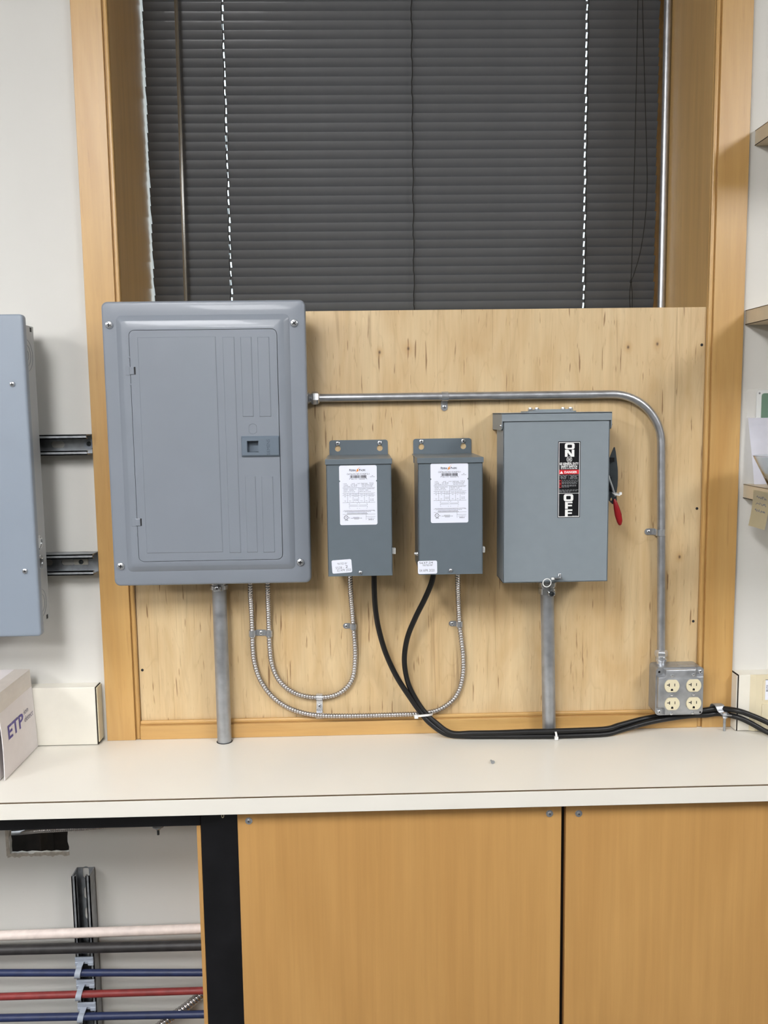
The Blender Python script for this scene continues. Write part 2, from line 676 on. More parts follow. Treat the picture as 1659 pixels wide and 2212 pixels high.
# ragged paper lip and the dark cavity seen through the cut-out
bm = NB()
lip = [(hx0 - 0.006 + (hx1 + 0.0 - hx0 + 0.006) * i / 26, hz0 + random.uniform(-0.001, 0.0022)) for i in range(27)]
low = [(hx0 - 0.006 + (hx1 - hx0 + 0.006) * i / 26, hz0 - 0.007 + random.uniform(-0.003, 0.003)) for i in range(27)]
plate(bm, lip + low[::-1], [], -0.0012, 0.004)
lipl = [(hx0 - 0.0005 + random.uniform(-0.0008, 0.0008), hz0 + (hz1 - hz0) * i / 8) for i in range(9)]
plate(bm, lipl + [(hx0 - 0.008, hz1), (hx0 - 0.008, hz0 - 0.006)], [], -0.0010, 0.004)
part('torn_plaster_edge', bm, 'drywall_edge', wall, label='torn crumbly plaster edge of the wall cut-out')
bm = NB()
box(bm, hx0 - 0.25, hx1 + 0.30, 0.10, 0.11, hz0 - 0.3, hz1 + 0.06)
box(bm, hx0 + 0.06, hx0 + 0.064, 0.02, 0.10, hz0 - 0.3, hz1 + 0.06)
part('wall_cavity', bm, 'cavity', wall, label='dark cavity behind the plasterboard')

bm = NB(); box(bm, RX0 - 0.1, RX0, RY0, 0.0, 0, CEIL_Z); struct(part('wall_left', bm, 'room_paint'))
bm = NB(); box(bm, RX1, RX1 + 0.1, RY0, 0.0, 0, CEIL_Z); struct(part('wall_right', bm, 'room_paint'))
bm = NB(); box(bm, RX0, RX1, RY0 - 0.1, RY0, 0, CEIL_Z); struct(part('wall_rear', bm, 'room_paint'))
bm = NB(); box(bm, RX0 - 0.1, RX1 + 0.1, RY0 - 0.1, 0.5, -0.1, 0); struct(part('floor', bm, 'floor_tile'))
bm = NB(); box(bm, RX0 - 0.1, RX1 + 0.1, RY0 - 0.1, PT + 0.0, CEIL_Z, CEIL_Z + 0.1); struct(part('ceiling', bm, 'ceiling_paint'))

# wooden lining of the window recess
TJ = 0.018
bm = NB(); box(bm, OX0 - TJ, OX0, 0.001, REC + 0.05, OZ0 - 0.03, OZ1 + TJ)
struct(part('trim_1', bm, 'jamb_wood', loc=(OX0, 0, OZ0)), 'brown wooden reveal lining the left side of the window recess')
bm = NB(); box(bm, OX1, OX1 + TJ, 0.001, REC + 0.05, OZ0 - 0.03, OZ1 + TJ)
struct(part('trim_2', bm, 'jamb_wood', loc=(OX1, 0, OZ0)), 'brown wooden reveal lining the right side of the window recess')
bm = NB(); box(bm, OX0, OX1, 0.001, REC + 0.05, OZ1, OZ1 + TJ); struct(part('trim_3', bm, 'casing_wood_across'), 'wooden lining over the window recess')
bm = NB(); box(bm, OX0, OX1, 0.014, REC + 0.05, OZ0 - 0.03, OZ0 - 0.01); struct(part('trim_4', bm, 'casing_wood_across'), 'wooden sill board of the window recess')


def casing(x0, x1, z0, z1, inner, name, vertical=True):
    """flat board with a rounded bead along its inner edge"""
    bm = NB()
    bw = 0.0105
    if vertical:
        if inner > 0:      # bead on the right
            box(bm, x0, x1 - bw, -0.0125, 0.0, z0, z1, 0.0008, 1)
            box(bm, x1 - bw + 0.0012, x1, -0.0095, 0.0, z0, z1, 0.0032, 3)
            box(bm, x1 - bw - 0.001, x1 - bw + 0.002, -0.0065, 0.0, z0, z1)
        else:
            box(bm, x0 + bw, x1, -0.0125, 0.0, z0, z1, 0.0008, 1)
            box(bm, x0, x0 + bw - 0.0012, -0.0095, 0.0, z0, z1, 0.0032, 3)
            box(bm, x0 + bw - 0.002, x0 + bw + 0.001, -0.0065, 0.0, z0, z1)
        return struct(part(name, bm, 'casing_wood', smooth=40, loc=((x0 + x1) / 2, 0, z0)))
    box(bm, x0, x1, -0.0115, 0.0, z0, z1 - bw, 0.0008, 1)
    box(bm, x0, x1, -0.0085, 0.0, z1 - bw + 0.0012, z1, 0.0030, 3)
    box(bm, x0, x1, -0.006, 0.0, z1 - bw - 0.001, z1 - bw + 0.002)
    return struct(part(name, bm, 'casing_wood_across', smooth=40, loc=(x0, 0, z0)))


casing(-0.5855, OX0, CT, OZ1 + 0.075, 1, 'trim_5')['label'] = 'left upright maple casing board of the window'
casing(OX1, 0.8415, CT, OZ1 + 0.075, -1, 'trim_6')['label'] = 'right upright maple casing board of the window'
casing(OX0, OX1, CT, 0.953, 1, 'trim_7', False)['label'] = 'low maple rail along the counter under the plywood'
bm = NB(); box(bm, OX0, OX1, -0.0125, 0.0, OZ1, OZ1 + 0.075, 0.001, 1); struct(part('trim_8', bm, 'casing_wood_across'))

# window: wooden frame, stop and pane
win = thing('window_1', 'wooden framed window behind the closed dark blind', 'window', (0.12, REC, OZ0))
del win['category']
win['kind'] = 'structure'
bm = NB(); box(bm, OX0 - 0.015, OX0 + 0.002, REC, REC + 0.05, OZ0 - 0.03, OZ1); part('stile', bm, 'casing_wood', win)
bm = NB(); box(bm, OX1 - 0.045, OX1 + 0.015, REC, REC + 0.05, OZ0 - 0.03, OZ1); part('stile', bm, 'casing_wood', win)
bm = NB(); box(bm, OX0, OX1, REC, REC + 0.05, OZ0 - 0.03, OZ0 + 0.05); part('rail', bm, 'casing_wood_across', win)
bm = NB(); box(bm, OX0, OX1, REC, REC + 0.05, OZ1 - 0.05, OZ1); part('rail', bm, 'casing_wood_across', win)
bm = NB(); box(bm, OX0, OX1, REC + 0.02, REC + 0.025, OZ0, OZ1); part('pane', bm, 'window_glass', win)

# ================================================================== PLYWOOD BOARD
PLX0, PLX1, PLZ0, PLZ1 = OX0, OX1, 0.953, 1.862
ply = thing('plywood_board', 'pale maple plywood backboard filling the lower half of the window opening', 'backboard', ((PLX0 + PLX1) / 2, 0, PLZ0))
bm = NB(); box(bm, PLX0 + 0.0008, PLX1 - 0.0008, 0.0002, 0.0125, PLZ0 - 0.022, PLZ1, 0.0006, 1); part('board', bm, 'plywood', ply)
for (px, py) in ((1516, 745), (1505.5, 1098.5), (1497.5, 1342), (307.5, 1447.5)):
    q = W(px, py, 0)
    bm = NB()
    lathe(bm, (q.x, 0.001, q.z), (0, -1, 0), [(0.0031, 0), (0.0031, 0.0012), (0.0022, 0.0017), (0.0016, 0.0010)], 14)
    part('black_screw', bm, 'slot_dark', ply, smooth=True)

# ================================================================== VENETIAN BLIND
BY = 0.30
BX0, BX1 = -0.5068, 0.744
PITCH_S, SW = 0.0215, 0.0268
BZ_TOP = 2.76
blind = thing('venetian_blind', 'closed dark grey venetian blind hanging in the window recess', 'blind', (0.12, BY, 1.25))
cords = (-0.316, 0.138, 0.566)
# one slat, room side convex, upper edge towards the room, with punched cord slots
bm = NB()
tilt = math.radians(68)
NSEG = 8
prof = []
for k in range(NSEG + 1):
    s = (k / NSEG - 0.5) * SW
    bow = 0.0019 * (1 - (2 * k / NSEG - 1) ** 2)
    # along the slat: from the upper edge (room side) down to the lower edge (window side)
    y = math.cos(tilt) * s - math.sin(tilt) * bow
    z = -math.sin(tilt) * s - math.cos(tilt) * bow
    prof.append((y, z))
xs = [BX0]
for c in (cords[0], cords[2]):
    xs += [c - 0.0019, c + 0.0017]
xs.append(BX1)
grid = [[bm.verts.new((x, y, z)) for (y, z) in prof] for x in xs]
for i in range(len(xs) - 1):
    for k in range(NSEG):
        if i in (1, 3) and 2 <= k <= 5:
            continue
        bm.faces.new((grid[i][k], grid[i][k + 1], grid[i + 1][k + 1], grid[i + 1][k]))
bmesh.ops.recalc_face_normals(bm, faces=bm.faces)
slat_me = bpy.data.meshes.new('slat')
bm.to_mesh(slat_me)
bm.free()
slat_me.materials.append(MATS['blind_slat'])
for p in slat_me.polygons:
    p.use_smooth = True
nsl = int((BZ_TOP - 0.03 - 1.70) / PITCH_S)
for i in range(nsl):
    o = bpy.data.objects.new('slat', slat_me)
    col.objects.link(o)
    o.parent = blind
    o.location = Vector((random.uniform(-0.0012, 0.0012), BY, BZ_TOP - 0.04 - i * PITCH_S)) - blind.location
    o.rotation_euler = (random.uniform(-0.02, 0.02), 0, 0)
bm = NB(); box(bm, BX0 + 0.002, BX1 - 0.002, BY - 0.014, BY + 0.014, BZ_TOP - 0.02, BZ_TOP + 0.02, 0.002, 1); part('head_rail', bm, 'blind_slat', blind)
bm = NB(); box(bm, BX0 + 0.002, BX1 - 0.002, BY - 0.012, BY + 0.012, 1.68, 1.695, 0.003, 2); part('bottom_rail', bm, 'blind_slat', blind)
zc0, zc1 = 1.69, BZ_TOP
for j, c in enumerate(cords):
    bm = NB()
    off = -0.0165
    pts = []
    for i in range(90):
        z = zc0 + (zc1 - zc0) * i / 89
        pts.append((c + 0.0012 * math.sin(i * 0.9) + 0.0006 * math.sin(i * 2.7), BY + off, z))
    tube(bm, pts, 0.0011 if j != 1 else 0.0014, 6)
    part('ladder_cord', bm, 'cord_dark', blind)
bm = NB()
wx0, wx1 = WX(380, 0, 0.27), WX(401, 640, 0.27)
zt, zb = BZ_TOP - 0.03, 1.72
slope = (wx1 - wx0) / (WZ(401, 640, 0.27) - WZ(380, 0, 0.27))
tube(bm, [(wx1 + slope * (z - WZ(401, 640, 0.27)), 0.27, z) for z in (zb, 2.0, 2.4, zt)], 0.0045, 6)
part('tilt_wand', bm, 'wand_plastic', blind, label='clear hexagonal tilt wand')
# the two lift cords knotted together low on the right
kn = W(1363, 608, 0.262)
for pts_px in (((1378, 0), (1375, 150), (1372, 300), (1368, 450), (1365, 560), (1363, 608)),
               ((1388, 0), (1391, 120), (1396, 300), (1398, 400), (1393, 480), (1383, 545), (1370, 590), (1363, 608))):
    bm = NB()
    pp = [W(a, b, 0.262) for a, b in pts_px]
    top = pp[0].copy(); top.z = BZ_TOP - 0.02
    tube(bm, catmull([top] + pp, 6), 0.0010, 6)
    part('lift_cord', bm, 'cord_dark', blind)
bm = NB()
tube(bm, catmull([kn, W(1360, 640, 0.262), W(1363, 690, 0.262)], 5), 0.0010, 6)
tube(bm, catmull([kn, W(1366, 640, 0.262), W(1364, 690, 0.262)], 5), 0.0010, 6)
lathe(bm, kn - Vector((0, 0, 0.005)), (0, 0, 1), [(0.001, 0), (0.003, 0.003), (0.0026, 0.007), (0.001, 0.010)], 8)
part('cord_knot', bm, 'cord_dark', blind)

# conduit standing in the right back corner of the recess
cd = thing('wall_conduit', 'shiny vertical metal conduit in the right corner of the window recess', 'conduit', (0.7535, 0.268, 0.95))
bm = NB(); cyl(bm, (0.7535, 0.268, 0.95), (0.7535, 0.268, OZ1), 0.0088, 20); part('tube', bm, 'galvanized', cd, smooth=True)

# ================================================================== COUNTER AND CABINETS
CY = -0.326
ct = thing('countertop', 'long cream laminate countertop with a dark seam along its front edge', 'countertop', (0, -0.16, CT - 0.034))
CXA, CXB = -2.0, 2.0
bm = NB(); box(bm, CXA, CXB, CY + 0.004, -0.0005, CT - 0.034, CT - 0.0002); part('slab', bm, 'laminate', ct)
bm = NB(); box(bm, CXA, CXB, CY, CY + 0.003, CT - 0.034, CT - 0.0019, 0.0005, 1); part('front_edge', bm, 'laminate', ct)
bm = NB(); box(bm, CXA, CXB, CY + 0.0004, CY + 0.0045, CT - 0.0020, CT - 0.0006); part('edge_seam', bm, 'laminate_line', ct)

PY = -0.300
fr = thing('bench_frame', 'black painted bench frame with post and top rail beside the open bay', 'frame', (-0.29, -0.29, 0))
XP0, XP1 = WX(438, 1900, -0.29), 0.0
bm = NB(); box(bm, XP0, -0.2546, -0.290, -0.272, 0.0, CT - 0.036, 0.001, 1); box(bm, -0.2546, -0.20, -0.2810, -0.262, 0.0, CT - 0.036); part('post', bm, 'black_paint', fr)
zr = WZ(2, 1795, -0.29)
bm = NB(); box(bm, CXA, XP0 - 0.0005, -0.291, -0.272, zr + 0.001, CT - 0.036, 0.001, 1); part('top_rail', bm, 'black_paint', fr)
bm = NB(); box(bm, 0.35, 0.45, -0.281, -0.262, 0.0, CT - 0.036, 0.001, 1); part('post', bm, 'black_paint', fr)
bm = NB()
q = W(481, 1762, -0.291)
tube(bm, [(q.x + 0.0022 * math.cos(a), -0.2912, q.z + 0.004 * math.sin(a)) for a in [i * 0.45 for i in range(15)]], 0.0008, 5)
part('chalk_mark', bm, 'plate_cream', fr)
tag(part('end_panel', (lambda b: box(b, XP0 - 0.0085, XP0 - 0.0008, -0.288, -0.006, 0.0, zr))(NB()), 'cabinet_wood', loc=(XP0 - 0.005, -0.28, 0)),
    'thin maple end panel seen edge-on against the black post', 'panel')


def cab_panel(x0, x1, label, screws):
    t = thing('cabinet_panel', label, 'panel', ((x0 + x1) / 2, PY, 0.08), 'maple panels under the counter')
    bm = NB(); box(bm, x0, x1, PY, PY + 0.018, 0.08, CT - 0.037, 0.0007, 1); part('face', bm, 'cabinet_wood', t)
    for (px, py) in screws:
        q = W(px, py, PY)
        screw(t, (q.x, PY, q.z), r=0.0040, h=0.0022, m='zinc', washer=0.0072, rot=random.random())


cab_panel(-0.254, 0.3845, 'wide maple cabinet panel between black post and dark gap', [(537.5, 1773), (1187, 1757)])
cab_panel(0.3935, 1.75, 'maple cabinet panel right of the dark gap, cut by the frame edge', [(1250, 1757)])

# ================================================================== OPEN BAY: pipes, strut, clips


def strut(name, label, group, along, a0, a1, c0, c1, slots):
    """C-shaped strut channel on the back wall; along = 'x' or 'z'; c0..c1 the width, 41 mm deep"""
    D = 0.041
    if along == 'x':
        t = thing(name, label, 'strut channel', ((a0 + a1) / 2, 0, c0), group)
        def to3(a, b, y): return Vector((a, y, b))
    else:
        t = thing(name, label, 'strut channel', ((c0 + c1) / 2, 0, a0), group)
        def to3(a, b, y): return Vector((b, y, a))
    bm = NB()
    holes = [slot_pts(s, (c0 + c1) / 2, 0.0145, 0.0072) for s in slots]
    plate(bm, [(a0, c0), (a1, c0), (a1, c1), (a0, c1)], holes, -0.0028, -0.0003, to3)
    th = 0.0026
    def bx(b0, b1, y0, y1):
        if along == 'x':
            box(bm, a0, a1, y0, y1, b0, b1)
        else:
            box(bm, b0, b1, y0, y1, a0, a1)
    bx(c0, c0 + th, -D, -0.0003)
    bx(c1 - th, c1, -D, -0.0003)
    bx(c0, c0 + 0.0095, -D, -D + th)
    bx(c1 - 0.0095, c1, -D, -D + th)
    bx(c0 + 0.0095 - th, c0 + 0.0095, -D, -D + 0.008)
    bx(c1 - 0.0095, c1 - 0.0095 + th, -D, -D + 0.008)
    part('channel', bm, 'strut_metal', t)
    return t


sx0, sx1 = WX(166, 1873, 0), WX(205, 1873, 0)
sz1 = WZ(185, 1873, 0)
strut('strut_channel', 'upright grey steel strut channel behind the coloured pipes under the counter', None, 'z', 0.0, sz1, sx0, sx1,
      [sz1 - 0.012 - 0.05 * k for k in range(10)])


def pipe(name, label, mname, pl, pr, Y, r):
    a, b = W(pl[0], pl[1], Y), W(pr[0], pr[1], Y)
    d = (b - a) / (b.x - a.x)
    p0, p1 = a + d * (-1.9 - a.x), a + d * (-0.06 - a.x)
    t = NB()
    tube(t, [p0, a, b, p1], r, 20)
    o = part(name, t, mname, smooth=True, loc=a)
    return tag(o, label, 'pipe', 'pipes crossing the open bay')


PYY = -0.041 - 0.0115
pipe('pipe', 'whitish paint-flecked pipe, topmost of the pipes under the counter', 'pipe_white', (2, 2021), (432, 2006), PYY - 0.006, 0.0108)
pipe('pipe', 'thick black pipe just below the whitish pipe', 'pipe_black', (2, 2052), (432, 2042), PYY - 0.006, 0.0112)
pipe('pipe', 'blue pipe between the black pipe and the red pipe', 'pipe_blue', (2, 2101.5), (432, 2101), PYY, 0.0080)
pipe('pipe', 'dull red pipe between the two blue pipes', 'pipe_red', (2, 2153), (432, 2140), PYY, 0.0080)
pipe('pipe', 'lowest blue pipe at the bottom edge below the red pipe', 'pipe_blue', (2, 2199), (432, 2191), PYY, 0.0085)


def clip(px, py, ptop, label):
    """grey clip hooked on the strut lips with a curved strap over the pipe"""
    c = W(px, py, PYY)
    top = WZ(px, ptop, -0.043)
    t = thing('pipe_clip', label, 'clip', (c.x, -0.043, c.z), 'pipe clips on the upright strut')
    xa, xb = sx0 - 0.001, sx1 - 0.0005
    bm = NB()
    box(bm, xa, xb, -0.046, -0.0413, top - 0.0065, top, 0.001, 1)
    box(bm, xa, xb, -0.0445, -0.0413, top - 0.017, top - 0.0065, 0.0005, 1)
    box(bm, xa, xa + 0.013, -0.046, -0.0413, top - 0.021, top - 0.012, 0.001, 1)
    box(bm, xb - 0.013, xb, -0.046, -0.0413, top - 0.021, top - 0.012, 0.001, 1)
    part('base', bm, 'clip_grey', t)
    bm = NB()
    r = 0.0100
    path = [(0.0035, -0.047, top - 0.009), (0.002, PYY - 0.006, top - 0.014)]
    for a in range(60, -121, -20):
        aa = math.radians(a)
        path.append((-0.001 + 0.004 * (a - 60) / 180, PYY - r * math.cos(aa * 0.9) * 1.0, c.z + r * math.sin(aa)))
    prev = None
    for (dx, y, z) in path:
        xx = c.x + dx
        rg = [bm.verts.new((xx - 0.0065, y, z)), bm.verts.new((xx + 0.0065, y, z)), bm.verts.new((xx + 0.0065, y - 0.0018, z)), bm.verts.new((xx - 0.0065, y - 0.0018, z))]
        if prev:
            bridge(bm, prev, rg)
        else:
            bm.faces.new(rg)
        prev = rg
    bm.faces.new(prev)
    part('strap', bm, 'clip_grey', t, smooth=50)


clip(172, 2102, 2067, 'grey clip holding the upper blue pipe')
clip(174, 2150, 2116, 'grey clip holding the red pipe')
clip(178, 2198, 2165, 'grey clip holding the lowest blue pipe')

bm = NB()
ribbed(bm, catmull([W(465, 2120, -0.02), W(430, 2152, -0.022), W(395, 2180, -0.024), W(350, 2212, -0.026), W(300, 2262, -0.028), Vector((-0.56, -0.03, 0.12)), Vector((-0.575, -0.03, 0.01))], 10), 0.0105, 0.0085, 0.0030, 16)
tag(part('flexible_conduit', bm, 'armor', smooth=60, loc=W(395, 2180, -0.024)), 'shiny corrugated flexible conduit behind the pipes at the bottom', 'conduit')
bm = NB()
ribbed(bm, catmull([W(10, 1800, 0.095), W(40, 1799, 0.04), W(62, 1796.5, -0.02), W(95, 1793.5, -0.06), W(150, 1790.5, -0.08), W(215, 1785.5, -0.10), W(330, 1766, -0.12)], 10), 0.0055, 0.005, 0.0015, 12)
tag(part('armored_cable', bm, 'armor', smooth=60, loc=W(95, 1790, -0.06)), 'ribbed metal cable coming out of the wall cut-out under the counter', 'cable')
bt = thing('hanging_bolt', 'small threaded bolt hanging below the counter in the open bay', 'bolt', W(342, 1784, -0.20))
q0, q1 = W(342, 1803, -0.20), W(342, 1770, -0.20)
bm = NB(); cyl(bm, q0, (q0.x, -0.20, CT - 0.034), 0.0026, 12); part('shank', bm, 'dark_steel', bt, smooth=True)
qn = W(342, 1791, -0.20)
bm = NB(); hexnut(bm, qn, (0, 0, 1), 0.0058, 0.0055); part('nut', bm, 'zinc', bt)
bm = NB(); lathe(bm, qn + Vector((0, 0, 0.0058)), (0, 0, 1), [(0.012, 0), (0.012, 0.0025)], 20); part('washer', bm, 'strut_metal', bt)

# ================================================================== MAIN BREAKER PANEL
YP = -0.108
PX0, PX1, PZ0, PZ1 = -0.5255, -0.110, 1.2840, 1.8735
bp_ = thing('breaker_panel', 'large grey breaker panel with embossed door and dark latch', 'breaker panel', ((PX0 + PX1) / 2, 0, PZ0))
bm = NB(); box(bm, -0.507, -0.128, -0.098, -0.0003, PZ0 + 0.016, PZ1 - 0.016, 0.001, 1); part('enclosure', bm, 'panel_grey', bp_)
# cover: rounded rim, flat border, sloped step, raised field with the door opening
def xz(px, py, Y): q = W(px, py, Y); return q.x, q.z
ax0, az1 = xz(249, 682, YP)
ax1, _ = xz(641, 680, YP)
_, az0 = xz(450, 1232, YP)
ax0 = (ax0 + WX(277, 1232, YP)) / 2
ax1 = WX(632, 950, YP) * 0 + (WX(623, 683, YP) + WX(640, 1228, YP)) / 2
st = 0.012
YR = YP - 0.006
dx0 = (WX(280, 760, YR) + WX(299, 1160, YR)) / 2
dx1 = (WX(598, 760, YR) + WX(609.5, 1160, YR)) / 2
dz1 = WZ(440, 712.5, YR)
dz0 = WZ(455, 1210, YR)
DR = 0.0115
bm = NB()


def loop(x0, x1, z0, z1, r, y, n=5):
    return [bm.verts.new((a, y, b)) for a, b in rrect(x0, x1, z0, z1, r, n)]


ls = [loop(PX0, PX1, PZ0, PZ1, 0.0125, -0.088), loop(PX0, PX1, PZ0, PZ1, 0.0125, YP + 0.0055)]
for k in range(1, 5):
    a = math.radians(90 * k / 4)
    e = 0.0055 * (1 - math.cos(a))
    ls.append(loop(PX0 + e, PX1 - e, PZ0 + e, PZ1 - e, 0.0125 - e * 0.6, YP + 0.0055 * (1 - math.sin(a))))
ls.append(loop(ax0, ax1, az0, az1, 0.010, YP))
ls.append(loop(ax0 + 0.0012, ax1 - 0.0012, az0 + 0.0012, az1 - 0.0012, 0.0095, YP - 0.0012))
ls.append(loop(ax0 + st - 0.0015, ax1 - st + 0.0015, az0 + st - 0.0015, az1 - st + 0.0015, 0.0065, YR + 0.0008))
ls.append(loop(ax0 + st, ax1 - st, az0 + st, az1 - st, 0.006, YR))
g_ = 0.0011
ls.append(loop(dx0 - g_, dx1 + g_, dz0 - g_, dz1 + g_, DR, YR))
ls.append(loop(dx0 - g_, dx1 + g_, dz0 - g_, dz1 + g_, DR, YR + 0.0120))
for a, b in zip(ls, ls[1:]):
    bridge(bm, a, b)
bm.faces.new(ls[-1])
cover = part('cover', bm, 'panel_grey', bp_, smooth=28)
# door with shallow embossed pads and a cut-out for the latch
YD = YR - 0.0010
YL = YD - 0.0050
rx0, rx1 = WX(533.5, 960, YL), WX(558, 960, YL)
rz1, rz0 = WZ(545, 952.5, YL), WZ(545, 977, YL)
bm = NB()
cut = [(rx0 - 0.002, rz0 - 0.002), (rx1 + 0.002, rz0 - 0.002), (rx1 + 0.002, rz1 + 0.002), (rx0 - 0.002, rz1 + 0.002)]
plate(bm, rrect(dx0, dx1, dz0, dz1, DR - g_), [cut], YD, YR + 0.004)
YD = YR - 0.0010
ph = 0.0011


def dpx(pxl, pxr, pyt, pyb):
    xa = (WX(pxl, 800, YD) + WX(pxl + 18 * 0, 800, YD)) / 2
    return xa, WX(pxr, 800, YD), WZ((pxl + pxr) / 2, pyb, YD), WZ((pxl + pxr) / 2, pyt, YD)


for (a, b, c, d) in ((299, 469, 727, 1195), (482, 509, 727, 1195), (520.5, 546, 727, 901), (557, 584, 727, 901), (524 - 3, 546, 1028, 1194), (560 - 3, 584, 1028, 1194)):
    x0, x1, z0, z1 = dpx(a, b, c, d)
    pad(bm, x0, x1, z0, z1, YD, ph, 0.0020)
door = part('door', bm, 'panel_grey', bp_, smooth=20)
q = W(546, 926, YD)
bm = NB()
ko = [(q.x - 0.0088, q.z - 0.0035), (q.x - 0.0088, q.z + 0.0035)]
pts = []
for i in range(29):
    a = 2 * math.pi * i / 28
    pts.append((min(0.0080, max(-0.0080, 0.0098 * math.cos(a))) + q.x, YD - 0.0001, q.z + 0.0104 * math.sin(a)))
tube(bm, pts, 0.0008, 6, cap=False)
part('knockout', bm, 'panel_grey', door)
for (px, py) in ((283.5, 801), (297, 1128)):
    q = W(px, py, YR)
    bm = NB()
    box(bm, q.x - 0.012, q.x - 0.002, YR - 0.0006, YR + 0.002, q.z - 0.009, q.z + 0.009, 0.0005, 1)
    box(bm, q.x - 0.0035, q.x + 0.0065, YR - 0.0030, YR + 0.001, q.z - 0.0078, q.z + 0.0078, 0.0012, 2)
    h = part('hinge', bm, 'panel_grey', bp_)
    bm = NB(); box(bm, q.x + 0.0062, q.x + 0.0092, YD - 0.0003, YD + 0.002, q.z - 0.0078, q.z + 0.0078); part('hinge_slot', bm, 'slot_dark', h)
    for s in (-1, 1):
        bm = NB(); box(bm, q.x - 0.0052, q.x - 0.0012, YR - 0.0005, YR + 0.002, q.z + s * 0.0275 - 0.002, q.z + s * 0.0275 + 0.002, 0.0004, 1)
        part('hinge_tab', bm, 'panel_grey', h)
# latch with square finger recess and flat vertical lettering, its relief shade painted as darker grey
q0, q1 = W(520.5, 942.5, YD - 0.005), W(604, 986, YD - 0.005)
lx0, lx1, lz0, lz1 = q0.x, q1.x, q1.z, q0.z
bm = NB()
lp = [loop(lx0, lx1, lz0, lz1, 0.0006, YD + 0.003, 1), loop(lx0, lx1, lz0, lz1, 0.0006, YD - 0.0018, 1),
      loop(lx0 + 0.0016, lx1 - 0.0016, lz0 + 0.0034, lz1 - 0.0034, 0.0004, YL, 1), loop(rx0, rx1, rz0, rz1, 0.0005, YL, 1), loop(rx0 + 0.0006, rx1 - 0.0006, rz0 + 0.0006, rz1 - 0.0006, 0.0005, YL + 0.0165, 1)]
for a, b in zip(lp, lp[1:]):
    bridge(bm, a, b)
bm.faces.new(lp[-1])

lat = part('latch', bm, 'latch_grey', bp_, label='darker grey plastic latch with a square finger recess')
bm = NB(); box(bm, rx0 + 0.012, rx1 - 0.0008, YL + 0.0100, YL + 0.0160, rz0 + 0.001, rz0 + 0.013); part('latch_tongue', bm, 'latch_grey', lat)
bm = NB()
text(bm, 'SIEMENS', WX(576, 960, YL), WX(583, 960, YL), WZ(580, 983, YL), WZ(580, 949, YL), YL - 0.0003, 0.0, rot=90)
part('lettering', bm, 'latch_relief_shade', lat)
for (px, py) in ((236, 702), (635.5, 698), (261.5, 1223), (649, 1214.5)):
    q = W(px, py, YP)
    screw(bp_, (q.x, YP, q.z), r=0.0082, h=0.0048, m='zinc', rot=random.random() * 1.5, name='cover_screw')

# ================================================================== CONDUITS AND STRAPS
EY = -0.0165
ez = WZ(1000, 856, EY)


def connector(t, p, d, r, length=0.030, name='connector'):
    """compression connector: threaded neck, lock-nut, body ring, hexagonal gland nut; d points along the tube away from the box"""
    bm = NB()
    p = Vector(p)
    d = Vector(d).normalized()
    k = length
    lathe(bm, p, d, [(r * 1.12, 0), (r * 1.12, k * 0.22), (r * 1.32, k * 0.24), (r * 1.38, k * 0.30), (r * 1.38, k * 0.42), (r * 1.15, k * 0.46), (r * 1.15, k * 0.56)], 20)
    o = part(name, bm, 'zinc', t, smooth=30)
    bm = NB()
    lathe(bm, p, d, [(r * 1.22, k * 0.52), (r * 1.52, k * 0.58), (r * 1.58, k * 0.66), (r * 1.58, k * 0.84), (r * 1.42, k * 0.94), (r * 1.1, k * 1.0)], 6, ph=0.3)
    part('gland_nut', bm, 'zinc', o)
    return o


em = thing('emt_conduit', 'long bent metal conduit from the breaker panel over the safety switch to the outlet box', 'conduit', (0.28, 0, 1.0))
EYR = EY
ex0 = WX(690, 861, EY)
exr = WX(1427, 950, EY)
R_ = 0.112
ztop = WZ(900, 857, EY)
xv0 = WX(1427.5, 1000, EY)
xv1 = WX(1428, 1420, EY)
zb_ = 1.085
pts = [(ex0 - 0.012, EY, ztop), (0.1, EY, ztop), (xv0 - R_ - 0.002, EY, ztop)]
for k in range(1, 16):
    a = math.radians(90 - 90 * k / 15)
    pts.append((xv0 - R_ + R_ * math.cos(a), EY, ztop - R_ + R_ * math.sin(a)))
pts += [(xv0 + (xv1 - xv0) * 0.4, EY, ztop - R_ - 0.18), (xv1, EY, zb_)]
bm = NB(); tube(bm, pts, 0.0089, 24); part('tube', bm, 'galvanized', em, smooth=True)
connector(em, (-0.127, EY, ztop), (1, 0, 0), 0.0092, ex0 + 0.127)
OBX0, OBX1, OBZ0, OBZ1, OBY = 0.6525, 0.7610, 0.9545, 1.0650, -0.057
# the vertical run kicks forward a little to meet the box top
connector(em, (xv1, EY, OBZ1 - 0.002), (0.0, 0, 1), 0.0092, 0.034)


